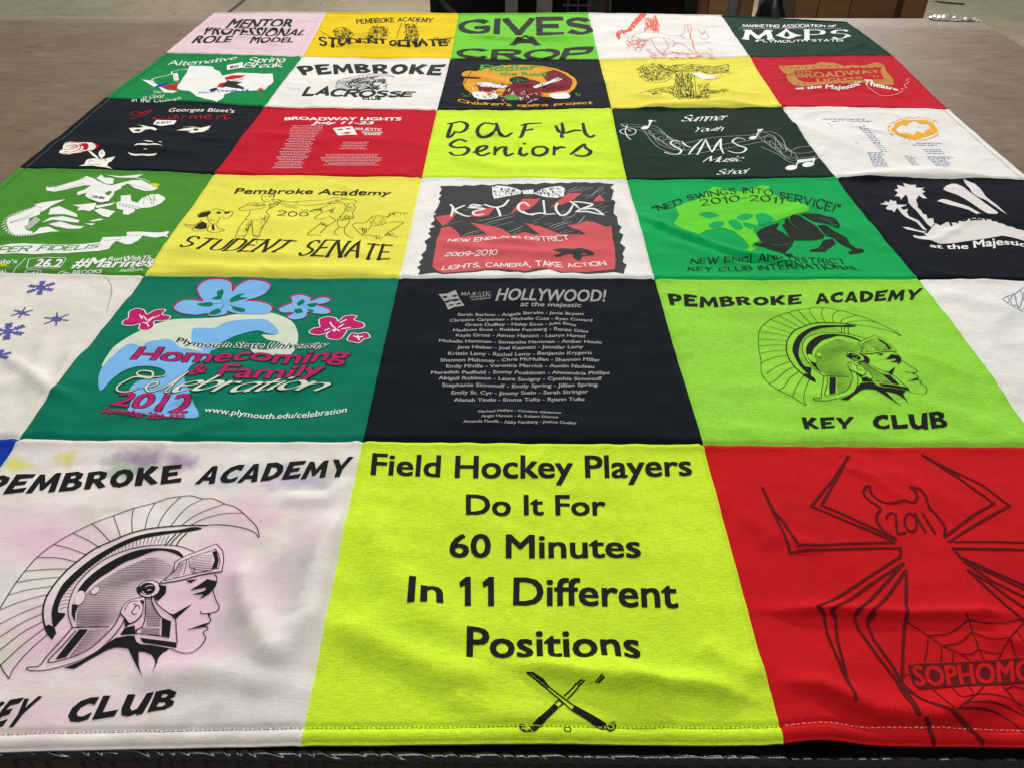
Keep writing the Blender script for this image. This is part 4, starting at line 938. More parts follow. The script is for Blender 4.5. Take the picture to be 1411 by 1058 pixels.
p.lines(a, '482,300 512,345 490,432/640,312 530,368 640,425 700,432/690,318 740,305 830,318/830,316 690,335 850,350 735,382 760,420 850,408/850,302 960,335 1060,318 1124,252/985,332 1010,370 1030,432/1345,322 1290,282 1228,312 1240,372 1320,408 1400,420', 4.6, 5, (.8, .7))
p.lines(b2, '228,258 246,408/0,378 60,410 120,408 200,398 270,410 360,404/382,288 365,350 420,420 500,392 556,305/520,268 570,300 620,345/560,272 640,280 765,304 640,352 580,385/600,380 700,378 800,398 895,416/640,352 780,350 890,412', 4.6, 5, (.8, .6)); p.done()
p = Print(P_, 'bow_tie', WHT, 3)
p.poly(a, '938,112 1000,95 1100,105 1200,130 1262,158 1250,188 1100,216 962,242 945,200'); p.poly(a, '1270,152 1390,140 1396,190 1282,192'); p.poly(b2, '122,182 200,140 330,112 420,104 462,130 452,216 380,232 240,222 140,192'); p.done()
p = Print(P_, 'bow_tie_pattern', DK, 4); R = random.Random(2)
for k in range(42):
    x, y = (R.uniform(960, 1230), R.uniform(118, 215)); y = 160 + (y - 160) * (1.2 - (x - 960) / 330)
    p.ell(a, (x, y), R.uniform(8, 17), R.uniform(5, 9), R.uniform(0, 90), .45 if k % 3 else None, 9)
    x, y = (R.uniform(150, 440), R.uniform(118, 222)); y = 168 + (y - 168) * (.25 + (x - 150) / 300)
    p.ell(b2, (x, y), R.uniform(8, 17), R.uniform(5, 9), R.uniform(0, 90), .45 if k % 3 else None, 9)
p.lines(a, '1290,160 1330,180/1330,150 1350,185/1370,150 1385,180', .5, 0); p.done()
HW = dict(w=.16, jit=.05, gap=.2)
p = Print(P_, 'slogan', WHT, 3)
p.pen(PX, 'NEW ENGLAND DISTRICT', [(617, 335), (660, 334), (712, 332), (748, 334.5), (785, 331)], [(619, 331), (662, 329), (714, 328), (746, 329), (782, 327)], **HW); p.done()
p.pen(PX, '2009-2010', [(612, 353.5), (684, 353.5)], [(616, 348.5), (686, 348.5)], **HW); p.done()
p.pen(PX, 'LIGHTS, CAMERA, TAKE ACTION', [(609, 373.5), (665, 369), (712, 371), (745, 369), (785, 371), (836, 367.5)], [(612, 368.5), (662, 363.5), (712, 366), (743, 362), (788, 366), (832, 362)], **HW); p.done()
p = Print(P_, 'lobster_print', DK, 2)
p.poly(b2, '328,810 400,790 470,790 560,800 620,786 700,800 780,830 770,860 660,872 640,912 600,918 556,882 550,850 480,850 400,882 338,868 420,840 380,826', smooth=3); p.lines(b2, '560,795 600,770/640,770 740,760 750,740', .6); p.done()
c = Print(P_, 'lobster_gap', SALM, 3); c.poly(b2, '640,845 690,838 700,852 650,858'); c.done()
# ---- gorilla
GK = ink_mat('green_black_ink', (30, 38, 32), .2); SPL = ink_mat('leaf_green_ink', (92, 196, 44), .1)
P_ = PAN[3, 3]; gi = View(1020, 280, 7.839); gj = View(890, 240, 5.226)
p = Print(P_, 'green_splash', SPL, 0)
p.poly(gj, '215,235 300,205 360,190 420,150 480,95 520,98 560,112 630,122 700,130 760,112 830,85 885,90 892,130 960,170 1040,196 1100,205 1170,240 1178,268 1050,300 950,340 800,370 770,410 820,480 760,520 790,540 710,572 742,520 700,470 640,420 560,392 430,410 380,440 300,420 200,360 240,300 220,260'); p.done()
p = Print(P_, 'splash_gap', CM['green'], 1)
for q in ('380,290 450,275 530,300 460,320 410,310', '450,372 500,345 560,350 540,390 480,396', '655,310 720,285 775,305 720,335 670,332', '790,300 850,282 920,330 830,372 800,340', '590,345 650,330 700,392 640,402', '700,350 790,372 760,400 710,380'): p.poly(gj, q, smooth=4)
p.done()
p = Print(P_, 'gorilla_print', GK, 2)
p.poly(gi, '178,322 230,282 330,240 422,220 385,282 460,320 580,402 560,460 470,548 400,525 280,490 240,440 185,352'); p.poly(gi, '450,240 478,225 482,180 508,165 540,200 536,160 560,132 640,140 720,190 820,252 912,350 900,380 780,402 590,404 520,350 470,270')
p.poly(gi, '645,125 700,115 850,120 930,145 1010,160 1050,185 1076,242 1060,275 1000,256 930,225 850,212 780,196 700,150'); p.poly(gi, '832,240 920,242 1010,300 1150,372 1180,440 1260,492 1322,495 1337,530 1260,545 1180,552 1165,530 1220,506 1100,450 1040,410 1012,378 930,352')
p.poly(gi, '900,402 1000,385 1030,442 940,500 920,525 760,522 748,506 840,490 870,450'); p.poly(gi, '466,545 560,552 572,575 500,578'); p.poly(gi, '130,440 232,432 272,482 200,470'); p.done()
p = Print(P_, 'gorilla_line', CM['green'], 3)
p.lines(gi, '860,180 880,168 960,185 1030,190 1050,205/900,200 960,205 990,235 1050,240/960,235 1010,250 1055,255/540,200 560,230 600,262/860,490 910,490/330,450 400,460 560,440', .7); p.done()
p = Print(P_, 'lettering', GK, 3); CW = dict(w=.17, jit=.06, gap=.25, nib=30, contrast=.55)
p.pen(gj, '"NED SWINGS INTO SERVICE!"', '70,275 230,222 330,182 550,145 700,135 830,146 930,168 1050,195 1200,240 1380,270', '40,240 200,192 300,152 530,110 700,100 840,110 950,130 1090,158 1250,195 1400,225', **CW); p.done()
p.pen(gj, '2010-2011', '405,225 640,192 760,186 980,208', '380,185 600,155 740,150 990,175', **CW); p.done()
p.pen(PX, 'NEW ENGLAND DISTRICT', [(952, 363.5), (1030, 362.5), (1090, 361), (1166, 364)], [(953, 357.5), (1030, 356.5), (1090, 353), (1163, 358)], **CW); p.done()
p.pen(PX, 'KEY CLUB INTERNATIONAL', [(948, 373), (1030, 373), (1100, 371), (1188, 373)], [(949, 368), (1030, 368), (1100, 363), (1180, 368.5)], **CW); p.done()
# ---- palms and searchlights
P_ = PAN[4, 3]; v = View(1200, 235, 6.687); PAL = ink_mat('offwhite_print', (214, 210, 206), .07)
p = Print(P_, 'palm_print', PAL, 0)
p.poly(v, '385,600 450,612 515,606 480,580 520,585 540,560 590,500 580,490 610,496 640,512 700,480 780,488 850,460 960,445 1100,460 1250,510 1411,560 1700,640 1700,720 1411,650 1300,620 1210,605 1000,640 760,675 640,682 480,640 400,622')
p.poly(v, '215,185 252,174 240,140 312,156 295,122 362,140 418,140 408,165 492,168 462,188 502,205 470,216 517,266 478,264 440,236 412,285 432,330 425,345 465,380 478,405 512,415 520,450 572,445 582,490 560,530 520,500 440,402 345,305 330,240 318,232 275,280 262,250 218,246 250,212')
p.poly(v, '80,315 132,305 122,290 170,302 175,278 200,288 232,290 235,320 335,325 270,348 300,372 340,360 330,395 352,430 440,468 500,540 520,562 480,548 420,482 330,442 280,402 240,350 214,392 190,372 150,368 138,352 162,328')
p.poly(v, '290,525 350,530 430,555 512,572 480,580 330,548'); p.poly(v, '665,182 690,150 740,128 790,130 830,150 1000,270 1168,390 1160,408 1080,405 900,290 790,230 700,200')
p.poly(v, '850,85 960,130 1010,180 1060,250 1150,320 1252,412 1200,380 1060,280 985,250 930,210'); p.poly(v, '608,290 650,270 700,276 900,340 1012,402 980,412 900,370 700,318'); p.done()
p = Print(P_, 'dark_lettering', CM['ink'], 1); p.text(v, 'HOLLYWOOD', '740,512 900,472 1110,478 1300,530 1480,575', '695,446 860,405 1060,412 1250,455 1430,500', .045); p.done()
p = Print(P_, 'lettering', WHT, 1); p.text(v, 'at the Majestic', '548,712 700,734 900,730 960,720 1150,694 1270,682 1430,706', '538,680 700,684 890,672 945,652 1140,622 1260,636 1420,660', .03); p.done()
# ---- student senate figures
P_ = PAN[1, 3]; vm = View(235, 250, 8.017); vn = View(400, 250, 8.017); SK = ink_mat('brown_black_ink', (44, 40, 22), .3)
p = Print(P_, 'school_name', SK, 1); p.text(PX, 'Pembroke Academy', [(322.3, 265), (400, 267.3), (470, 269.6), (537, 270.8)], [(327, 257.5), (400, 260), (470, 262), (541, 264)], .018); p.done()
p = Print(P_, 'outlined_capitals', SK, 1); SW = dict(w=.20, nib=5, contrast=.30, serif=.14, gap=.28, space=.5)
T1 = ('STUDENT', [(247, 343), (300, 348), (340, 349.5), (386, 350.5)], [(264, 327), (300, 331), (345, 331), (408, 333.5)]); T2 = ('SENATE', [(410, 354), (460, 354.5), (536, 357)], [(431, 333), (480, 334.5), (540, 338)])
for t in (T1, T2): p.pen(PX, *t, **SW)
p.done(); c = Print(P_, 'capital_fill', CM['sun'], 2)
for t in (T1, T2): c.pen(PX, *t, w=.115, nib=5, contrast=.02, gap=.28 , space=.5)
p = Print(P_, 'sketched_figures', SK, 1)
p.lines(vm, '1010,190 1005,160 1030,140 1080,136 1140,140 1150,165 1120,215/1010,190 1020,215 1060,225 1110,215/1040,175 1060,170/1085,170 1105,172/1050,200 1080,200/1120,210 1180,205 1215,225 1150,280 1090,300/1120,225 1190,232/870,240 940,238 1000,240 1080,225/870,240 830,270 760,305 790,325 860,318 950,310 1060,290/850,270 900,265 960,275 1060,270/880,320 870,370 830,410 840,425 930,435 1090,400 1060,340 1090,300/830,420 770,500 740,560 720,640 790,640 830,600 860,540 900,440/900,440 905,520 915,600 970,620 990,570 1040,480 1085,410/740,610 830,600/910,600 990,610/960,625 955,700/780,640 760,650/1190,205 1300,230 1411,235/1200,240 1280,280 1380,300/1215,225 1300,262 1411,290', .85, 4)
p.scrib(vm, '1060,260 1200,215 1180,260 1090,310', 26, .55, 1, (20, 45), -30); p.scrib(vm, '860,440 910,450 860,560 790,620', 22, .55, 2, (15, 40), 110); p.scrib(vm, '1000,375 1090,370 1080,440 960,600 1000,480', 22, .55, 3, (15, 40), 100); p.scrib(vm, '1070,150 1150,145 1120,200', 16, .65, 4, (8, 20)); p.scrib(vm, '830,260 1060,245 950,285', 14, .55, 21, (20, 50), -5)
p.lines(vm, '290,370 330,350 400,330 450,320/460,325 500,305 570,320 610,340 670,330 685,360 640,410 570,405/410,370 420,440 470,480 530,440 545,400/345,430 300,470 240,490 160,480 200,510 250,515/250,520 240,545 330,555 400,545/430,480 410,550 500,570 600,545 540,530 500,480/440,420 460,440 500,430', .85, 4); p.poly(vm, '295,385 340,350 430,335 450,345 400,390 320,402'); p.poly(vm, '255,520 350,445 405,475 400,525 330,535')
p.poly(vm, '590,345 660,335 640,355 600,360'); p.poly(vm, '500,345 550,335 560,355 520,360'); p.poly(vm, '455,490 480,480 490,540 460,545'); p.scrib(vm, '165,485 300,470 250,510', 8, .55, 5, (20, 40), -5)
p.pen(PX, '200', [(382, 297), (400, 298.5), (424, 298.5)], [(384, 290), (402, 291.5), (425, 293)], w=.09)
p.lines(vn, '0,235 120,225 260,215 420,205 490,178 560,190 640,205 720,215 730,240 640,250 560,245/40,260 200,270 350,255 560,240/120,320 220,330 330,300 420,270/330,300 350,345 290,390 270,415 330,425 400,410/350,345 420,330 480,330/590,250 620,290 600,340 560,390 520,440 640,420 700,410 690,350 720,300 700,260/430,390 500,440 410,500 330,580/350,460 290,510 210,570 200,600 300,600 340,610/520,450 540,510 610,505 660,440/540,515 490,560 500,590 530,600/600,515 600,570 640,610 700,630/340,480 400,500', .85, 4)
p.scrib(vn, '120,318 330,295 320,335 220,340', 26, .65, 6, (20, 50), 5); p.scrib(vn, '420,330 480,290 490,340 440,360', 18, .65, 7, (10, 25)); p.scrib(vn, '600,260 700,260 690,330 620,330', 24, .55, 8, (10, 30)); p.scrib(vn, '540,385 700,390 680,430 530,430', 26, .65, 9, (10, 30)); p.scrib(vn, '350,450 420,480 390,520 330,490', 16, .55, 10, (10, 30)); p.scrib(vn, '440,190 600,200 560,240 300,262', 22, .55, 22, (20, 60), 5)
p.lines(vn, '680,490 730,465 830,460 900,400 980,385 1080,400 1110,360 1200,350 1300,360/690,500 790,590 860,595 940,610 960,640/860,540 900,500 1000,490 1080,460 1230,455 1240,470 1080,570 1040,600/880,440 900,490/790,595 830,560/1040,600 1110,600 1190,615/760,520 850,545', .85, 4)
p.scrib(vn, '900,405 1080,395 1060,470 960,490 900,470', 50, .45, 11, (8, 26)); p.scrib(vn, '1060,400 1120,355 1290,360 1120,385', 24, .55, 12, (8, 26)); p.scrib(vn, '760,510 850,525 850,570 810,570', 22, .65, 13, (8, 26)); p.scrib(vn, '930,600 1030,610 1010,640 950,635', 14, .65, 14, (8, 22)); p.scrib(vn, '1050,580 1140,575 1110,605', 14, .65, 15, (8, 22)); p.done()
# ---- marines emblem
P_ = PAN[0, 3]; v = View(0, 235, 6.004); p = Print(P_, 'eagle_emblem', WHT, 0)
for q in ('380,150 385,170 450,180 560,160 690,130 752,130 700,165 640,185 640,212 720,190 705,215 740,240 800,262 850,275 900,255 940,210 950,180 1000,158 1010,138 1060,115 1110,150 1200,175 1270,170 1310,150 1240,120 1170,85 1090,88 1000,110 930,130 870,120 790,80 742,62 715,50 690,75 560,110 480,140',
          '840,40 862,65 920,68 945,75 935,120 880,118 830,90 800,70', '600,290 640,290 690,285 800,275 780,330 740,345 690,335 640,340 660,310', '880,42 1000,55 1190,38 1130,66 980,66',
          '345,270 545,240 500,262 420,300 380,330 345,350 340,310 280,290', '55,440 65,400 140,370 310,300 345,320 330,370 245,400 235,450 200,470 225,500 280,520 250,540 130,540 75,500', '420,320 490,300 640,370 640,395 540,370 400,372', '350,440 420,395 520,385 660,420 650,440 560,430 440,415', '400,450 500,430 600,460 700,470 660,490 560,490 460,470', '330,480 400,470 500,515 420,515 270,545 300,510',
          '780,340 830,320 955,345 900,395 850,385', '790,300 960,270 920,295 800,320', '740,425 830,405 860,415 770,430', '700,445 790,445 760,460', '965,270 1000,262 1000,215 1080,208 1090,260 1140,275 1170,240 1240,205 1310,200 1360,225 1368,245 1330,280 1250,310 1160,320 1120,330 1110,350 1060,375 1020,370 1020,335 970,322'):
    p.poly(v, q)
for k in range(30):
    t = k / 29; c0 = lerp_pts(pt('330,285 200,330 80,375 25,420 18,470 60,520 130,550 270,545'), 30)[k]; c1 = lerp_pts(pt('345,300 215,345 110,385 58,425 52,468 85,508 145,530 262,530'), 30)[k]
    p.line(v, [c0, c1], 2.2, 0)
for k in range(11): p.line(v, [(200 + 9 * k, 470 - 8 * k), (245 + 9 * k, 490 - 7 * k)], 1.3, 0)
p.poly(v, '-300,700 -120,660 0,630 90,612 200,608 400,620 560,622 700,614 830,600 850,560 1050,550 1050,515 1140,512 1300,518 1404,514 1380,536 1392,560 1300,562 1180,545 1140,590 1090,615 1040,618 960,590 900,655 820,672 560,690 300,698 120,690 0,694 -200,760'); p.done()
c = Print(P_, 'emblem_line', CM['moss'], 1)
for k in range(4): c.line(v, [(80, 440 - k * 2), (240 + 10 * k, 400 - 12 * k)], .5 if k else 1.2)
c.lines(v, '560,160 640,140/450,165 600,140 700,110/1010,140 1060,120/1060,120 1150,140 1240,165/970,275 1060,290 1180,320/985,290 1060,310 1130,328/1195,225 1190,285/1230,205 1260,290/1280,205 1270,285/840,580 900,585 990,575 960,600/1060,545 1170,540/340,380 330,480', .9)
for k in range(6): c.line(v, [(1000 + 26 * k, 278 + 6 * k), (985 + 26 * k, 300 + 6 * k)], .9); c.line(v, [(1195 + 16 * k, 215 + (k % 2) * 20), (1215 + 16 * k, 235 + (k % 2) * 20)], .9)
c.poly(v, '870,192 910,175 930,185 900,215 880,208')
c.pen(v, 'SEMPER FIDELIS', '-330,735 -150,690 0,680 200,676 400,672 620,668 820,648', '-300,670 -120,650 0,640 200,634 400,636 620,636 830,622', w=.17, shear=.25, gap=.2); c.done()
p = Print(P_, 'event_lettering', WHT, 1); YEL = ink_mat('gold_print', (206, 196, 30), .15)
p.text(v, '26.2', '285,803 490,800', '310,740 520,738', .045, .15); p.lines(v, '240,735 540,728 546,742 500,800 480,812 225,815 222,800 240,735/215,728 80,860', 1.1, 0)
p.text(v, '#Marines', '590,808 760,806 1000,800 1250,795', '650,730 800,726 1040,740 1290,740', .035, .12); p.text(v, 'RunWithThe', '895,752 1080,754 1275,762', '905,722 1090,712 1300,716', .02, .15)
p.lines(v, '475,855 510,840 550,835/500,858 545,848 580,848/1060,815 1110,808 1095,822', 1.6, 3, (.3, .3)); p.text(v, 'BROOKS', '590,852 835,845', '600,830 840,825', .03, .2); p.ell(v, (275, 840), 68, 15, 0, 1.0); p.text(v, 'H', '255,850 290,850', '265,832 300,832', .05, .3); p.text(v, '. . . ARLINGTON', '940,842 1180,835', '950,822 1180,815', .01)
p.text(v, "people's", '-170,775 0,772 140,768', '-160,735 0,737 140,737', .02, .1); p.text(v, 'MARATHON', '-260,860 0,855 45,850', '-250,818 0,818 45,818', .03); p.text(v, 'Run with purpose', '385,150 560,125 710,72', '380,135 555,110 705,55', .02); p.text(v, 'Finish Proud', '1130,80 1180,88 1240,110', '1135,70 1185,76 1245,98', .02); p.done()
p = Print(P_, 'gold_wingtip', YEL, 1); p.poly(v, '1240,112 1290,112 1325,122 1300,145 1270,138'); p.text(v, '10K', '-60,800 65,795', '-55,770 75,768', .04, .2); p.done()
# ---- snowflakes
P_ = PAN[0, 4]; v = View(0, 380, 8.017); p = Print(P_, 'snowflake_print', ink_mat('violet_ink', (88, 88, 158), .12), 0)
def flake(cx_, cy_, R_, w0, rot, sq=.62, arms=6, twig=True):
    for k in range(arms):
        a_ = rot + k * 2 * math.pi / arms; ex, ey = math.cos(a_), math.sin(a_); M_ = lambda x, y: (cx_ + x + .35 * -y * .9, cy_ + y * sq * .8)
        p.line(v, [M_(0, 0), M_(ex * R_, ey * R_)], w0, 0)
        if twig:
            for f in (.45, .65, .85):
                for sgn in (1, -1):
                    b_ = a_ + sgn * 1.0; p.line(v, [M_(ex * R_ * f, ey * R_ * f), M_(ex * R_ * f + math.cos(b_) * R_ * .24, ey * R_ * f + math.sin(b_) * R_ * .24)], w0 * .85, 0)
    hexa = [(cx_ + R_ * .3 * math.cos(rot + k * math.pi / 3), cy_ + R_ * .3 * sq * math.sin(rot + k * math.pi / 3)) for k in range(6)]; p.poly(v, hexa)
flake(452, 135, 155, 2.3, .35); flake(242, 410, 120, 2.0, .5, twig=False); flake(625, 480, 150, 2.0, .25, twig=False); flake(85, 615, 190, 3.0, .3); flake(-10, 885, 130, 3.0, .5)
for q in ((452, 135, 60), (242, 410, 62), (625, 480, 62)):
    for k in range(6): a_ = .8 + k * math.pi / 3; p.line(v, [(q[0], q[1]), (q[0] + q[2] * math.cos(a_), q[1] + q[2] * .6 * math.sin(a_))], 1.6, 0)
p.done()
# ---- list of names
P_ = PAN[2, 4]; v = View(590, 390, 5.427)
p = Print(P_, 'show_title', SIL, 0); p.text(v, 'HOLLYWOOD!', '505,152 900,150 1318,144', '525,60 900,58 1322,56', .03, .12); p.text(v, 'at the majestic', '688,192 1140,190', '692,160 1142,156', .022, .1); p.done()
p = Print(P_, 'theatre_name', SIL, 0); p.pen(v, 'MAJESTIC', '252,108 470,108', '252,84 470,84', w=.17, nib=0, contrast=.35, serif=.1, gap=.3); p.text(v, 'theatre', '310,128 470,118', '312,112 470,104'); p.text(v, 'company', '325,146 470,134', '325,130 470,118'); p.poly(v, '78,92 140,86 205,58 232,120 272,176 200,186 150,206 125,150'); p.done()
p = Print(P_, 'mask_features', CM['ink'], 1)
for q in ('95,112 130,104 150,112 130,122', '170,106 205,94 222,102 196,112', '120,146 160,132 225,126 240,134 200,146 170,140 140,158', '150,172 180,164 190,172 165,178', '205,165 240,152 250,160 220,170'): p.poly(v, q)
p.done()
NAMES = '''Sarah Barlow - Angela Berube - Janie Bryant 220 1163 252
Christine Carpenter - Michelle Cote - Ryan Coward 162 1225 293
Grace Duffley - Haley Enos - Julia Enos 277 1105 333
Madison Enos - Robbie Feinberg - Renee Giles 187 1195 372
Kayla Gross - Aimee Hanson - Lauryn Hamel 208 1170 413
Michelle Hantman - Samantha Hantman - Amber Houle 82 1297 458
Jana Hieber - Joel Kasnetz - Jennifer Lamy 217 1158 500
Kristin Lamy - Rachel Lamy - Benjamin Krygeris 150 1222 545
Shannon Mahoney - Chris McMullen - Shannon Miller 92 1283 590
Emily Miville - Veronica Merrick - Austin Nadeau 135 1240 636
Meredith Padfield - Emmy Poehlman - Alexandria Phillips 22 1355 685
Abigail Robinson - Laura Sevigny - Cynthia Simonoff 78 1297 733
Stephanie Simonoff - Emily Spring - Jillian Spring 105 1265 783
Emily St. Cyr - Jimmy Stein - Sarah Stringer 175 1193 835
Alanah Tintle - Emma Tufts - Ryann Tufts 193 1167 890
Michael Phillips - Candace Glickman 375 990 988
Angie Hansen - A. Robert Dionne 398 970 1030
Amanda Pawlik - Abby Feinberg - Joshua Dudley 264 1106 1068'''.split('\n')
p = Print(P_, 'name_list', SIL, 0); R = random.Random(1)
for k, l in enumerate(NAMES):
    q = l.split(' '); x0, x1, y = map(float, q[-3:]); h = 21 + k * .5 if k < 15 else 20
    f = lambda x: y + 3 * math.sin(x / 210 + k * .9) - .004 * (x - 700) + 1.5 * math.sin(x / 70 + k)
    X_ = np.linspace(x0, x1, 14); p.name = 'name_line'; p.text(v, ' '.join(q[:-3]), [(x, f(x)) for x in X_], [(x + 2, f(x) - h) for x in X_], .026); p.done()
# ---- homecoming panel
P_ = PAN[1, 4]; v = View(110, 372, 3.992); vf = View(250, 380, 5.226)
SKY = ink_mat('sky_blue_ink', (116, 172, 220), .06); MAG = ink_mat('magenta_ink', (176, 30, 98), .14); CRM = ink_mat('cream_ink', (200, 208, 188), .12, .7); DGR = ink_mat('deep_green_ink', (8, 48, 38), .12)
p = Print(P_, 'wave_foam', CRM, 0); p.poly(v, '128,545 165,455 230,395 330,340 420,300 520,275 640,270 760,262 850,245 950,238 1040,235 1100,250 1160,280 1192,325 1200,390 1160,468 1060,470 970,464 940,432 1010,442 1085,428 1112,402 1030,384 1003,358 1060,360 1086,352 1030,350 980,335 900,350 830,375 770,410 735,442 660,446 560,432 500,420 420,410 330,430', smooth=3); p.done()
p = Print(P_, 'wave_print', SKY, 1)
p.poly(v, '618,338 640,320 740,320 800,290 900,275 1015,272 1060,300 1092,335 1085,356 1030,350 980,335 900,350 830,375 770,410 740,442 650,432 615,392', smooth=3)
p.poly(v, '115,668 103,600 130,530 200,460 260,415 300,412 340,425 380,400 430,392 480,385 520,400 560,432 640,446 720,440 690,490 620,520 590,560 575,600 600,660 625,730 657,805 590,818 420,800 270,782 285,720 275,660 330,610 420,600 470,572 452,546 380,532 300,538 230,565 170,612', smooth=3); p.done()
BIG = '660,140 650,102 690,65 740,55 790,56 832,75 838,122 870,90 930,60 1000,65 1045,88 1020,128 960,156 905,170 1000,180 1052,202 1040,238 950,244 860,240 812,226 800,245 720,255 700,240 640,250 560,240 520,212 560,176 620,170 680,176'
SML = '1170,180 1165,150 1215,140 1265,155 1272,176 1330,155 1375,165 1350,185 1300,195 1368,220 1362,243 1290,240 1252,230 1240,260 1185,275 1145,260 1182,235 1120,235 1095,218 1130,200'
ML = '270,270 275,235 310,218 350,225 370,250 420,225 470,225 450,250 495,260 480,280 410,285 405,315 375,335 330,330 335,300 290,310 240,305 245,285'
MR = '995,345 1000,315 1050,300 1110,310 1130,335 1180,295 1260,295 1240,325 1310,350 1300,385 1200,395 1180,420 1140,465 1060,455 1050,425 1080,400 1000,430 925,415 950,385 1000,375'
TY = '1205,455 1230,425 1275,430 1330,420 1355,450 1310,465 1280,490 1240,485 1200,475'
p = Print(P_, 'flower_petals', SKY, 3); p.poly(v, BIG, smooth=4); p.poly(v, SML, smooth=4); p.done()
p = Print(P_, 'flower_outline', MAG, 2)
for q in (BIG, SML):
    q = catmull(v(q), 4, True); q = np.vstack([q, q[:1]]); p.line(PX, q + [0, -.8], 4.2, 0)
p.done()
p = Print(P_, 'pink_flower_rim', WHT, 2)
for vv, q in ((v, ML), (vf, MR), (vf, TY)):
    q = catmull(vv(q), 4, True); p.line(PX, np.vstack([q, q[:1]]), 2.6, 0)
p.done()
p = Print(P_, 'pink_flowers', MAG, 3); p.poly(v, ML, smooth=4); p.poly(vf, MR, smooth=4); p.poly(vf, TY, smooth=4); p.done()
p = Print(P_, 'petal_veins', CM['teal'], 4)
for q in ('755,122 785,110 790,130 770,165 725,160 755,145', '850,145 910,130 880,150 925,155 860,175 825,180', '645,190 720,180 730,200 680,205', '840,205 905,215 900,235 850,225', '710,240 760,215 775,235 730,250', '1195,185 1225,165 1235,180 1205,200', '1255,190 1310,185 1290,205 1260,205', '1180,220 1215,215 1225,235 1190,240', '1250,215 1290,225 1270,235'): p.poly(v, q, smooth=4)
p.done()
p = Print(P_, 'petal_rays', CM['teal'], 4); p.lines(v, '790,180 770,150 760,130/800,180 850,150 890,140/790,185 720,190 680,195/805,190 850,205 890,225/795,190 780,215 760,240/1225,195 1240,170/1225,195 1270,190/1225,200 1200,225/1230,200 1260,220', 1.3, 4, (.4, .4)); p.done()
p = Print(P_, 'stamen_print', WHT, 4)
p.lines(v, '335,270 350,260 372,285/360,300 380,290 400,270/330,250 345,275/410,262 380,280 440,255/345,295 370,300 380,318', 1.5); p.lines(vf, '1070,340 1090,370 1110,380/1130,380 1170,355/1085,400 1110,390 1140,405/1030,400 1070,385/1150,390 1220,380/1140,345 1190,320/1110,385 1100,410/1240,445 1275,455 1310,445/1270,440 1280,475', 2.0); p.done()
p = Print(P_, 'university_rim', WHT, 4); UB = ('Plymouth State University', '532,402 640,420 840,425 1000,430 1200,432 1345,432', '540,376 650,393 850,397 1010,395 1200,400 1375,405'); p.text(v, *UB, .11, .15); p.done()
p = Print(P_, 'university_name', DGR, 5); p.text(v, *UB, .03, .15); p.done()
HB = [('Homecoming', [(181, 497), (240, 498), (300, 498), (345, 495), (385, 500), (440, 501.5), (476, 501.5)], [(191, 479.5), (245, 480), (300, 481), (350, 479.5), (392, 482), (445, 483), (482, 484.5)]), ('&', [(258, 516.5), (283, 512.5)], [(266, 502), (286, 500)]),
      ('Family', [(297, 519), (350, 521), (441, 523)], [(307, 500), (360, 502), (447, 503)]), ('2012', [(153, 560), (205, 566), (256, 570.5)], [(166, 542), (212, 542), (264, 542.5)]), ('September 28th-30th', [(140, 570), (200, 577), (254, 579)], [(145, 563), (200, 568), (256, 572)])]
p = Print(P_, 'homecoming_rim', DGR, 4)
for t in HB: p.text(PX, *t, .06, .12); p.done()
p = Print(P_, 'homecoming_lettering', MAG, 5)
for t in HB: p.text(PX, *t, .022, .12); p.done()
CE = '470,585 430,592 350,590 315,577 340,560 400,566 390,600 310,592 240,622 205,652 220,673 280,672 330,650/340,652 410,640 432,622 395,624 365,650 385,673 440,660/440,665 520,615 600,560/600,560 520,625 470,672 500,672'
CB = ('ebration', '525,672 760,668 1000,676 1330,670', '585,572 800,580 1040,594 1385,606'); CS = dict(nib=42, contrast=.34, shear=.42, gap=.1)
p = Print(P_, 'script_rim', DGR, 6); p.lines(v, CE, 4.4, 5, (.8, .8)); p.pen(v, *CB, w=.235, **CS); p.done()
p = Print(P_, 'script_lettering', CRM, 7); p.lines(v, CE, 2.8, 5, (.5, .5)); p.pen(v, *CB, w=.15, **CS); p.done()
p = Print(P_, 'web_address', WHT, 2); p.text(PX, 'www.plymouth.edu/celebration', [(282, 571), (330, 576), (400, 576.5), (440, 574), (477, 568.5)], [(284, 563.5), (332, 568), (402, 568.5), (442, 565.5), (478, 560.5)], .01, .1); p.done()
# ---- faint drawing on the off-white panel at the right, curved grey line on the left one
p = Print(PAN[4, 4], 'faint_drawing', ink_mat('slate_blue_ink', (122, 130, 156), .2), 0); v = View(1140, 230, 2.786)
p.lines(v, '672,510 690,500 720,490 755,465 820,440/672,512 700,535 755,562 830,580/690,500 700,515 712,490 725,510/715,490 735,545 755,480/740,475 755,520/680,520 690,525 700,520 712,540 725,535 735,552 755,548', 1.0); p.done()
p = Print(PAN[0, 4], 'grey_curve', ink_mat('grey_curve_tone', (150, 148, 146), .1), 0); v = View(0, 380, 8.017); p.line(v, '1140,5 1190,40 1225,100 1235,180 1215,280 1175,400', 1.1, 6, (.4, .3)); p.done()
# ---- far rows
t1 = View(0, 0, 3.992); t2 = View(353, 0, 3.992); t3 = View(706, 0, 3.992); t4 = View(1058, 0, 3.992); z3 = View(800, 0, 2.309); z2 = View(400, 0, 2.94)
CH = dict(cut=True, jit=.04, space=.35)
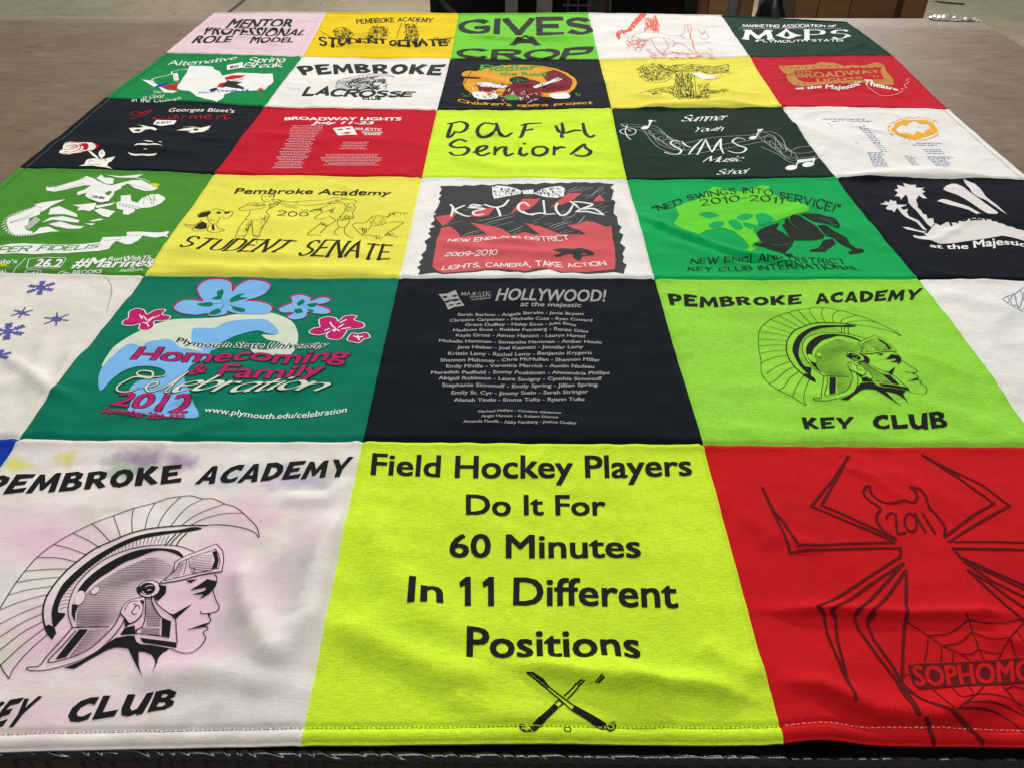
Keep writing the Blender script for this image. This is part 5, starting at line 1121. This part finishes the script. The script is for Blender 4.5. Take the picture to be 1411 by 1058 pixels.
# handwriting on lime
P_ = PAN[2, 2]; p = Print(P_, 'handwriting', INKG, 0)
p.lines(z2, '655,502 645,530 638,555 648,557 665,540/635,503 660,500 690,495 715,505 712,525 690,538 660,535/830,505 790,500 765,515 758,540 775,558 805,552 830,530 838,505/835,500 850,545 875,555 900,538/935,510 960,503 1020,500/955,505 945,530 935,557 925,557/945,530 985,524/1100,500 1105,530 1098,555 1110,556/1075,510 1090,535 1120,538 1150,530 1180,530/1185,500 1195,540 1215,557 1232,548', 8.0, 5, (.7, .7))
p.lines(z2, '715,575 685,567 655,580 650,592 675,600 710,598 722,612 700,630 665,632 645,618/740,620 775,612 795,600 790,592 765,598 755,618 775,632 810,620/830,595 828,630/828,618 850,600 872,598 870,615 878,632 905,622/935,598 930,622 945,632 962,622/945,582 952,586/1005,596 985,604 985,625 1008,632 1035,622 1040,605 1020,596 1005,598/1070,595 1068,630/1068,612 1090,600 1115,600/1135,628 1165,605 1192,584/1192,584 1196,600 1216,615 1205,630 1175,634 1150,628', 8.0, 5, (.7, .7)); p.done()
# music school
P_ = PAN[3, 2]; p = Print(P_, 'lettering', WHT, 0); SC = dict(w=.15, nib=40, contrast=.28, shear=.28, gap=.12)
for t, b_, u_ in (('Summer', '320,388 465,384', '330,368 470,364'), ('Youth', '362,426 450,424', '372,410 455,406'), ('Music', '390,519 515,517', '400,501 522,500'), ('School', '432,559 530,557', '440,543 538,541')): p.pen(z3, t, b_, u_, **SC)
p.done(); p = Print(P_, 'school_initials', WHT, 1)
p.lines(z3, '318,455 300,449 286,457 300,469 320,480 312,492 290,493 266,486/322,452 335,466 352,472/388,446 362,470 343,495/370,496 385,470 398,446/398,446 408,470 418,487/418,487 432,464 447,443/447,443 446,470 455,492/524,446 500,441 483,452 500,464 526,474 516,487 492,489 468,482', 4.4, 5, (.5, .5)); p.done()
p = Print(P_, 'music_staff', WHT, 0)
p.lines(z3, '125,395 190,400 240,405 270,430 310,460 420,440 540,432/130,405 195,408 225,425 250,460 320,480 430,465 560,445/160,412 200,420 225,450 260,478 330,495 440,478 580,452/540,432 600,420 640,440 660,480 700,470 760,468/560,445 610,432 640,470 690,490 770,480/580,455 610,455 650,500 700,505 775,495/575,470 620,490 670,520 710,520 760,505', .6, 5)
for k in range(5): p.ell(z3, (240 + 14 * k, 427 + 9 * k), 40 - k, 12, 22, .45); p.ell(z3, (594 + 17 * k, 442 + 13 * k), 30, 14, 30, .45)
p.ell(z3, (205, 408), 13, 5, -10); p.poly(z3, '214,407 218,406 226,390 232,386 214,384 222,394'); p.line(z3, '216,406 222,384 240,388', 2.2, 0)
p.ell(z3, (548, 440), 13, 5, -10); p.line(z3, '559,438 568,415 576,418', 2.4, 0); p.poly(z3, '560,414 582,412 572,422')
p.ell(z3, (670, 536), 19, 8, -8); p.ell(z3, (724, 526), 19, 8, -8); p.lines(z3, '684,534 694,512/738,523 745,506', 2.6, 0); p.poly(z3, '688,512 746,504 746,512 690,521')
p.lines(z3, '148,400 142,420 150,438 160,446/128,398 150,408 170,412 176,422 160,432 135,428 125,418 145,412 160,420', 2.0, 5); p.done()
# white panel, orange ring and blue print
P_ = PAN[4, 2]; ORA = ink_mat('orange_ink', (232, 164, 44), .12); BLU = ink_mat('faded_blue_ink', (104, 122, 168), .2)
p = Print(P_, 'ring_emblem', ORA, 0); q = np.array([(1062 + 72 * math.cos(a_) * (1 + .06 * math.sin(7 * a_)), 412 + 30 * math.sin(a_) * (1 + .08 * math.sin(5 * a_))) for a_ in np.linspace(0, 6.283, 40, endpoint=False)])
p.poly(z3, q, ['1003,412 1018,398 1036,402 1046,392 1064,386 1080,396 1104,396 1116,410 1098,416 1092,426 1070,420 1058,432 1034,424 1014,427'])
for k in range(34):
    a_ = 2.6 + 4.2 * k / 34 if k < 26 else .6 + 1.6 * (k - 26) / 8; c_ = (1062 + 86 * math.cos(a_), 412 + 36 * math.sin(a_)); p.line(z3, [c_, (c_[0] + 6, c_[1] + 3 * math.sin(k * 2))], 2.4, 0)
p.line(z3, '985,402 1010,430 1060,448 1110,442 1140,425', 1.6); p.done()
p = Print(P_, 'small_print', BLU, 0); R = random.Random(9)
def textlines(p, v, x0, x1, y0, y1, n, w_, slant, seed=0, rag=.25, align='l'):
    """lines of print too small to read, broken into words"""
    R = random.Random(seed)
    for k in range(n):
        f = k / max(n - 1, 1); y = y0 + (y1 - y0) * f; a, b_ = x0 + slant * f, x1 + slant * f; L_ = (b_ - a) * (1 - rag * R.random())
        x = a if align == 'l' else (a + b_ - L_) / 2; e = x + L_
        while x < e - 3:
            l = min(R.uniform(5, 16), e - x); p.line(v, [(x, y + R.uniform(-.7, .7)), (x + l * .5, y + R.uniform(-1.0, 1.0)), (x + l, y + R.uniform(-.7, .7))], w_, 0); x += l + R.uniform(2, 4)
textlines(p, z3, 770, 905, 382, 388, 2, 2.4, 30, 1, .1); textlines(p, z3, 880, 912, 402, 456, 11, 1.9, 50, 2); textlines(p, z3, 912, 965, 488, 530, 9, 2.0, 18, 3, .2); textlines(p, z3, 930, 960, 460, 484, 5, 1.4, 26, 4); textlines(p, z3, 1030, 1060, 498, 526, 7, 1.4, 22, 5)
textlines(p, z3, 1055, 1140, 464, 458, 2, 2.0, 12, 6, .1); textlines(p, z3, 1090, 1150, 478, 490, 3, 2.0, 12, 7, .2); textlines(p, z3, 1100, 1160, 500, 534, 8, 1.7, 34, 8, .5); textlines(p, z3, 785, 800, 396, 402, 2, 1.4, 10, 9); textlines(p, z3, 872, 885, 458, 462, 2, 1.4, 6, 10); textlines(p, z3, 1150, 1190, 500, 512, 4, 1.2, -8, 12, .5); p.done()
# dark red list
P_ = PAN[1, 2]; PK = ink_mat('pinkish_white_ink', (236, 190, 196), .1); p = Print(P_, 'show_title', WHT, 0)
p.text(t2, 'BROADWAY LIGHTS', '158,664 480,664 795,666', '160,645 480,646 800,648', .05); p.text(t2, 'July 11-23', '308,688 635,690', '312,670 640,672', .045, .2); p.done()
p = Print(P_, 'cast_list', PK, 0); textlines(p, t2, 195, 375, 695, 926, 27, 1.9, -115, 3, .3, 'c'); textlines(p, t2, 470, 625, 788, 824, 5, 1.7, -15, 4, .3, 'c'); textlines(p, t2, 350, 700, 855, 912, 8, 1.7, 0, 5, .3, 'c'); p.done()
p = Print(P_, 'mask_logo', WHT, 0); p.poly(t2, '422,710 470,704 530,700 545,725 556,746 500,745 455,752 440,735'); p.pen(t2, 'MAJESTIC', '548,722 690,724', '548,710 692,712', w=.2, gap=.3); p.text(t2, 'theatre company', '580,735 695,736', '580,726 695,727', .03); p.text(t2, '2005', '590,748 682,748', '592,738 686,738', .04); p.done()
p = Print(P_, 'mask_eyes', CM['red'], 1); p.poly(t2, '440,718 470,712 480,718 455,722'); p.poly(t2, '490,712 520,708 520,714 500,718'); p.poly(t2, '465,738 500,730 530,735 500,741'); p.done()
# face and rose on black
P_ = PAN[0, 2]; v = View(60, 130, 7.055); OFF = ink_mat('ivory_ink', (232, 226, 214), .06); RED = ink_mat('rose_red_ink', (172, 22, 34), .15)
p = Print(P_, 'face_print', OFF, 0)
for q in ('832,335 870,330 915,333 975,328 950,310 905,303 960,308 1020,322 1075,328 1108,350 1090,362 1040,345 990,350 960,370 935,380 875,382 850,362', '975,455 1010,458 1060,465 1070,472 1030,470 990,463', '880,512 910,495 980,492 1040,498 1075,490 1120,498 1165,515 1110,506 1060,505 1000,508 930,504', '1118,470 1152,470 1140,478', '970,540 1012,540 990,548', '818,572 850,580 900,590 960,588 1010,590 1060,588 1108,582 1080,602 1020,608 960,600 900,606 850,598'): p.poly(v, q)
p.poly(t1, '970,722 1010,712 1060,705 1100,708 1160,695 1145,715 1110,732 1060,738 1030,730 1060,722'); p.lines(t1, '1010,703 1060,700 1100,708/1040,738 1080,735', .9); p.done()
p = Print(P_, 'eye_pupil', CM['black'], 1); p.poly(v, '880,358 920,345 955,355 930,368 895,366'); p.poly(t1, '1065,712 1095,712 1085,724 1065,722'); p.done()
p = Print(P_, 'rose_print', OFF, 0)
p.poly(v, '215,480 260,470 340,472 420,476 480,480 515,505 500,535 470,550 430,552 380,560 360,572 300,580 250,595 200,590 150,575 165,550 185,545 190,510'); p.poly(v, '430,552 460,560 535,622 525,632 480,605'); p.poly(v, '535,590 545,560 575,542 600,575 598,600 570,630 545,615')
p.poly(v, '345,705 400,690 410,660 430,640 490,630 540,632 600,635 700,612 660,660 630,675 620,705 670,735 600,718 540,712 470,702 420,705'); p.done()
p = Print(P_, 'rose_petals', RED, 1)
p.lines(v, '215,490 260,478 330,475 370,480/190,540 240,545 300,530 330,515 310,500 260,505 225,520/200,560 260,570 320,555 360,525 350,490/370,480 400,510 380,545 340,570/400,480 430,500 420,540/190,575 240,590 300,580/260,530 290,515 310,520/480,482 520,500 505,535/300,580 350,575 420,556 470,552', 3.0, 5, (.5, .5)); p.poly(v, '350,500 390,485 430,490 440,520 420,548 380,545 400,520'); p.poly(v, '500,492 540,505 530,530 505,540 512,515'); p.done()
p = Print(P_, 'leaf_line', CM['black'], 2); p.lines(v, '530,650 560,640 600,640 610,665/440,670 460,650 490,655/570,560 568,590/430,690 520,690 560,700', 1.0); p.done()
p = Print(P_, 'composer_line', OFF, 0); p.text(t1, "Georges Bizet's", '925,625 1285,624', '932,606 1290,604', .008, .15); p.done()
p = Print(P_, 'script_title', RED, 0); p.lines(t1, '715,632 760,638 800,618 830,612 790,640 750,650 720,660/715,630 740,618 790,628/880,640 850,648 848,658 880,658 905,645/960,640 930,648 935,658 960,655 970,640 985,658/1010,642 1000,660/1005,650 1030,640/1050,642 1042,662/1048,650 1070,640 1078,648 1072,660/1078,648 1100,640 1106,648 1102,662/1130,655 1160,645 1145,638 1125,652 1140,662 1170,655/1200,640 1190,662/1195,650 1230,640 1270,632/1240,640 1240,660 1275,650', 3.4, 5, (.5, .5)); p.done()
# emerald panel with a state outline
P_ = PAN[0, 1]; p = Print(P_, 'state_outline', WHT, 0); s0 = View(0, 0, 2.94)
p.poly(s0, '768,268 860,272 870,285 890,292 900,310 960,298 1020,300 1105,302 1108,335 1075,365 1020,370 960,372 910,385 905,400 880,417 850,408 800,395 770,372 730,368 715,358 735,330 755,300'); p.poly(s0, '575,325 620,330 640,345 625,355'); p.poly(s0, '640,352 680,368 720,372 700,380 660,375'); p.line(s0, '610,335 625,320 690,305 700,290 745,282 765,286', 3.0); p.poly(s0, '700,300 720,298 725,328 705,330'); p.line(s0, '715,335 790,332', 1.5); p.done()
p = Print(P_, 'star_print', ink_mat('star_red_ink', (190, 30, 42), .1), 1); p.poly(s0, '645,352 680,345 722,345 715,368 690,362'); p.poly(s0, '1040,362 1052,362 1056,355 1060,362 1070,362 1062,366 1064,372 1055,369 1046,372 1048,366'); p.poly(s0, '910,318 940,308 985,308 995,306 980,318 940,325 915,325'); p.poly(s0, '890,340 925,335 945,340 920,352 905,360 880,355'); p.done()
p = Print(P_, 'blue_print', ink_mat('royal_blue_ink', (26, 64, 170), .1), 1); p.poly(s0, '608,335 655,342 685,335 665,352 630,358 645,345'); p.text(s0, 'North Orange, TX', '805,384 1010,374', '808,374 1010,364', .03, .1); p.done()
p = Print(P_, 'dark_runner', INKG, 2); p.poly(s0, '920,330 985,335 960,345 990,358 985,365 945,360 900,352'); p.lines(s0, '848,372 875,360 905,350/915,325 940,332 990,322', 2.4); p.poly(s0, '850,365 875,358 885,368 855,375'); p.lines(s0, '706,308 712,306/708,318 718,316', 3.0, 0); p.done()
p = Print(P_, 'lettering', WHT, 1); AS = dict(w=.17, nib=40, contrast=.5, gap=.14, jit=.06)
p.pen(s0, 'Alternative', '680,262 820,262 955,248', '690,246 830,246 962,232', **AS); p.pen(s0, 'Spring', '1008,262 1150,254', '1015,240 1160,235', **AS); p.pen(s0, 'Break', '985,278 1140,280', '1000,262 1145,260', **AS); p.pen(s0, 'The fun', '620,382 690,380', '622,374 694,373', **AS); p.pen(s0, 'is Good', '580,406 660,398', '584,394 668,386', **AS); p.pen(s0, 'in the Outback', '536,416 640,420 735,408', '538,407 640,408 738,398', **AS); p.done()
# lacrosse
P_ = PAN[1, 1]; p = Print(P_, 'lettering', INKG, 2)
p.pen(t2, 'PEMBROKE', '250,420 380,415 560,402 720,408 860,412 1015,424', '218,368 380,362 520,354 680,352 850,356 1045,368', cut=True, jit=.02); CUTL = dict(w=.24, gap=.2)
p.pen(t2, 'LACROSSE', '262,528 420,528 600,534 850,530', '290,488 430,490 620,500 872,508', **CUTL); p.text(t2, 'CLUB', '585,550 685,550', '585,538 685,538', .06); p.done()
# figure before a disc
P_ = PAN[2, 1]; ORG = ink_mat('disc_orange_ink', (214, 150, 40), .12); WINE = ink_mat('wine_ink', (120, 24, 34), .2); GRN = ink_mat('poster_green_ink', (78, 150, 60), .15)
p = Print(P_, 'orange_disc', ORG, 0); p.ell(z2, (930, 340), 232, 76); p.ell(z2, (730, 304), 36, 14, 0, None); p.done()
p = Print(P_, 'disc_gap', CM['ink'], 1); p.ell(z2, (930, 405), 150, 14); p.poly(z2, '690,318 760,322 770,318 700,312', smooth=4); p.done()
p = Print(P_, 'wine_shapes', WINE, 1); p.poly(z2, '900,345 940,325 990,330 1020,345 1010,400 960,412 880,408 850,405 870,370', smooth=4); p.poly(z2, '1020,300 1080,290 1120,310 1140,330 1130,365 1080,375 1030,380 1000,360 1040,340', smooth=4); p.poly(z2, '760,345 800,350 840,360 820,375 770,370', smooth=4); p.done()
p = Print(P_, 'dancing_figure', WHT, 2); p.poly(z2, '760,338 800,335 850,345 880,350 870,362 820,358 770,352', smooth=4); p.poly(z2, '985,352 1040,335 1080,318 1100,325 1050,345 1000,360', smooth=4); p.poly(z2, '740,375 790,378 800,392 830,380 840,400 780,405 745,395', smooth=4); p.poly(z2, '1050,385 1120,380 1130,400 1070,402', smooth=4); p.scrib(z2, '740,365 1010,380 1010,415 760,412', 40, 1.6, 3, (8, 22)); p.done()
p = Print(P_, 'dark_lines', INK, 3); p.scrib(z2, '860,350 1010,340 1000,400 870,400', 70, 1.6, 4, (5, 16)); p.scrib(z2, '750,340 880,345 860,400 760,400', 60, 1.6, 5, (5, 16)); p.scrib(z2, '1020,310 1130,300 1120,370 1020,370', 50, 1.5, 6, (5, 16)); p.lines(z2, '760,338 800,335 850,345 880,350 870,362 820,358 760,345/985,352 1040,335 1100,318 1050,345 1000,360/870,370 900,345 960,325 1020,345 1010,400 900,410 860,400/700,345 760,270 860,262 960,266 1080,290 1150,330/1020,300 1080,290 1140,330 1130,365', 1.8, 5); p.poly(z2, '890,320 930,312 965,322 960,340 900,342', smooth=4); p.done()
p = Print(P_, 'poster_title', GRN, 4); p.text(z2, 'Fiddler', '770,290 1000,282', '775,264 1000,264', .05); p.text(z2, 'the Roof', '850,306 1040,310', '850,290 1040,292', .05); p.poly(z2, '870,392 910,390 930,405 880,408', smooth=4); p.scrib(z2, '900,318 960,318 950,335 905,335', 12, 1.6, 8, (6, 16)); p.scrib(z2, '695,385 740,385 735,395 700,395', 8, 1.5, 9, (6, 14)); p.scrib(z2, '1140,382 1180,380 1175,392 1140,392', 8, 1.5, 10, (6, 14)); p.done()
p = Print(P_, 'gold_lettering', ORG, 2); p.text(z2, 'on the', '760,300 830,302', '760,290 830,292', .03); p.pen(z2, "Children's opera project", '680,412 760,425 960,432 1100,430 1222,428', '682,402 760,415 960,422 1100,420 1222,416', w=.18, gap=.15); p.done()
# tree drawing
P_ = PAN[3, 1]; TK = ink_mat('tree_ink', (52, 48, 20), .25); p = Print(P_, 'tree_drawing', TK, 0)
p.scrib(t3, '690,380 760,355 830,360 900,400 840,440 760,450 700,420', 330, .8, 1, (8, 24)); p.scrib(t3, '810,365 930,352 1040,365 1180,360 1185,400 1100,410 980,395 880,400', 360, .8, 2, (8, 26), 5); p.scrib(t3, '905,400 1000,400 990,450 1010,530 880,530 900,470', 230, .9, 3, (10, 30), 88); p.scrib(t3, '730,505 880,480 880,525 760,525', 110, .8, 4, (8, 22), 10); p.scrib(t3, '1010,510 1170,490 1190,505 1040,530', 110, .8, 5, (8, 22), -5); p.scrib(t3, '880,530 1060,530 1100,545 920,548', 80, .8, 6, (8, 26)); p.scrib(t3, '1020,470 1080,452 1085,500 1030,515', 70, .9, 7, (6, 16))
p.lines(t3, '690,385 720,360 790,355 830,360/700,425 760,458 830,455 880,430/810,358 830,380 900,395 980,395/960,352 1040,360 1120,370 1180,355 1185,385 1140,412/900,400 895,460 880,520/1000,400 1005,460 1010,525/935,400 930,470 925,525/970,400 965,460 970,520/700,520 780,495 880,480/1010,515 1100,490 1220,500/880,440 990,452/900,475 1000,480/1010,400 1060,432 1140,435', 1.2, 5); p.done()
p = Print(P_, 'white_patch', WHT, 1); p.poly(t3, '980,405 1030,402 1080,418 1125,425 1110,438 1060,440 1020,425'); p.done()
# theatre sign on red
P_ = PAN[4, 1]; TAN = ink_mat('tan_ink', (182, 124, 62), .2); p = Print(P_, 'theatre_sign', TAN, 0)
p.poly(t4, '58,365 150,360 250,358 290,343 370,350 420,365 540,362 600,345 640,360 655,400 690,440 692,470 600,470 520,460 430,468 300,472 200,478 140,470 110,445 100,410 75,390', ['145,390 270,382 390,380 540,378 625,372 620,400 640,440 560,445 430,450 300,455 200,455 165,440 150,410'])
p.text(t4, 'BROADWAY', '165,424 390,420 625,398', '160,396 390,392 600,380', .05); p.text(t4, 'LIGHTS', '275,455 420,450 520,442', '270,430 400,426 510,424', .05); p.scrib(t4, '560,420 660,425 680,460 600,462', 24, 2.0, 4, (10, 24)); p.done()
p = Print(P_, 'bulb_holes', CM['red'], 1)
for k in range(13): p.ell(t4, (85 + 42 * k, 374 - (8 if 4 < k < 9 else 0)), 7, 3); p.ell(t4, (130 + 38 * k, 466 - k * .3), 7, 2.5)
p.done(); p = Print(P_, 'lettering', WHT, 1); p.text(t4, 'at the Majestic Theatre', '155,492 300,494 420,492 520,470 600,478 715,500', '152,478 300,480 420,476 540,445 640,462 720,488', .045); p.lines(t4, '540,465 560,490 620,525 690,525 740,505 735,490 765,485 750,470 775,455 760,445 780,435', .8, 4); p.done()
# far edge row
P_ = PAN[0, 0]; p = Print(P_, 'lettering', INKG, 0); s0 = View(0, 0, 2.94)
p.text(s0, 'MENTOR', '915,116 1180,112', '945,80 1190,82', .045, .12); p.done(); p.text(s0, 'PROFESSIONAL', '826,143 950,143 1120,146 1225,142', '842,118 960,118 1120,120 1250,120', .03, .12); p.done(); p.text(s0, 'ROLE', '776,176 930,172', '802,147 940,146', .045, .12); p.done(); p.text(s0, 'MODEL', '1010,176 1185,172', '1025,152 1190,151', .04, .12); p.done()
P_ = PAN[1, 0]; p = Print(P_, 'school_name', INK, 0); p.pen(t2, 'PEMBROKE ACADEMY', '555,130 680,128 760,124 860,120 965,128', '552,108 680,105 760,104 860,102 972,106', w=.22, nib=0, contrast=.6, serif=.14, gap=.24); p.done()
p = Print(P_, 'slab_lettering', INK, 1); p.pen(t2, 'STUDENT', '350,250 440,258 540,250 720,250', '350,205 440,212 540,215 715,222', w=.3, nib=0, contrast=.5, serif=.2, gap=.3); p.pen(t2, 'SENATE', '735,264 900,264 1050,258', '738,230 900,232 1040,225', w=.3, nib=0, contrast=.5, serif=.2, gap=.3); p.text(t2, '2010', '590,248 660,248', '592,236 662,236', .03); p.done()
p = Print(P_, 'sketched_figures', INK, 1)
p.scrib(t2, '430,170 490,155 530,190 500,240 430,215', 170, 1.3, 1, (6, 18)); p.scrib(t2, '640,150 720,150 725,200 640,235 610,205', 190, 1.2, 2, (6, 18)); p.scrib(t2, '820,140 880,135 895,200 890,230 820,232', 190, 1.2, 3, (6, 18)); p.scrib(t2, '980,215 1075,212 1060,245 990,240', 80, 1.4, 4, (6, 18))
p.lines(t2, '420,180 440,160 490,155 540,200/350,172 430,215/670,130 640,205 600,215/585,190 640,180 720,195/800,130 770,215/815,150 830,135 870,140 875,165/830,170 815,230/890,180 890,232/440,260 480,255', 1.5, 4); p.done()
P_ = PAN[2, 0]; p = Print(P_, 'lettering', INKG, 0); GW = dict(w=.29, gap=.26, nib=60, contrast=.7, jit=.03)
p.pen(z2, 'GIVES', '692,136 860,140 1050,142 1215,140', '694,88 860,84 1050,80 1210,84', **GW); p.pen(z2, 'A', '898,188 1005,188', '905,156 1000,156', **GW); p.pen(z2, 'CROP', '690,236 850,240 1020,240 1190,236', '682,204 850,208 1020,206 1215,194', **GW); p.done()
P_ = PAN[3, 0]; OL = ink_mat('orange_red_ink', (226, 92, 70), .1); p = Print(P_, 'line_drawing', OL, 0)
p.text(t3, 'Flames', '585,220 650,180 690,135 735,86', '570,195 625,155 650,115 690,74', .08); p.scrib(t3, '720,100 790,85 805,140 795,165 725,160', 90, 1.8, 3, (14, 36), 80); p.scrib(t3, '630,230 720,225 715,275 640,260', 46, 1.3, 4, (12, 36)); p.scrib(t3, '720,275 1080,285 1100,325 760,325', 90, 1.2, 5, (12, 40), 8)
p.lines(t3, '725,160 735,180 800,180 805,150/720,180 670,200 660,225 730,232/810,185 880,200 940,190 950,140 985,150 980,200 1010,290/960,140 1000,280/735,235 780,210 850,215 895,240 880,260/895,240 940,250 990,290/760,220 800,280 850,320/830,215 860,260 830,290/920,195 950,215/1020,165 1045,190 1060,170/1035,195 1060,185 1080,205 1055,222 1035,208/1055,235 1095,240/1075,265 1100,285/860,285 950,300 1080,300', 1.3, 4); p.done()
P_ = PAN[4, 0]; p = Print(P_, 'lettering', WHT, 0); z4 = View(940, 0, 2.996)
p.pen(z4, 'MARKETING ASSOCIATION OF', '250,112 440,113 635,112', '252,102 440,102 635,103', w=.2, gap=.2); p.pen(z4, 'M', '262,162 365,162', '262,128 365,128', w=.22, nib=0, contrast=.3, serif=.16); p.pen(z4, 'PS', '515,163 685,163', '515,125 685,125', w=.22, nib=0, contrast=.3, serif=.14, gap=.4)
p.poly(z4, '385,148 410,135 430,118 450,136 495,148 470,153 440,163 410,155', ['420,148 430,130 445,150 430,155']); p.pen(z4, 'PLYMOUTH STATE', '312,174 420,176 530,172 655,172', '312,164 420,167 530,164 655,164', w=.18, gap=.25); p.ell(z4, (306, 172), 5, 3); p.ell(z4, (660, 170), 5, 3)
for k in range(46): p.ell(z4, (238 + 9.2 * k, 119), 2.2, 1.2, 0, None, 6)
p.done()
# ---- paper stock labels lying on the quilt
PAP = plain_mat('label_paper', (236, 236, 234), .6, 0, .04); BAR = plain_mat('label_print', (60, 60, 64), .7)
def stock_label(corners, bars, text, grp='small paper stock labels'):
    c0 = at(*pt(corners).T); T = tess([c0]); T, X = refine(T, np.zeros(len(T)), .004); key, idx, inv = np.unique(np.round(T.reshape(-1, 2) * 1e6).astype(int), axis=0, return_index=True, return_inverse=True)
    V2 = T.reshape(-1, 2)[idx]; o = link_mesh('stock_label', np.column_stack([V2, H(V2) + .0014]), inv.reshape(-1, 3), PAP)
    me = o.modifiers.new('paper', 'SOLIDIFY'); me.thickness = .0002
    tag(o, text, 'label', grp)
    b_ = Print(o, 'bar_code', BAR, 13); R = random.Random(len(text)); q = pt(bars)
    for k in range(22):
        f = k / 21
        if R.random() < .25: continue
        b_.line(PX, [q[0] + (q[1] - q[0]) * f, q[3] + (q[2] - q[3]) * f], R.choice((.5, .9, 1.3)), 0)
    b_.done()
stock_label('215.5,167 243.5,168 240,173 222,175.5 211,173', '217,169.5 236,168.5 235,172 216,173', 'small white paper label lying above the eyes printed on the black panel')
stock_label('313,91.5 335,87.5 334,95 312.5,98.5', '317,93 330,91 329,94.5 316.5,96.5', 'small white paper label lying on the emerald state panel at the far left')
stock_label('128,268 152,272 150,279 138,281 124,276', '130,271 147,273.5 145,277 128,274.5', 'small white paper label lying on the white eagle emblem of the green panel')
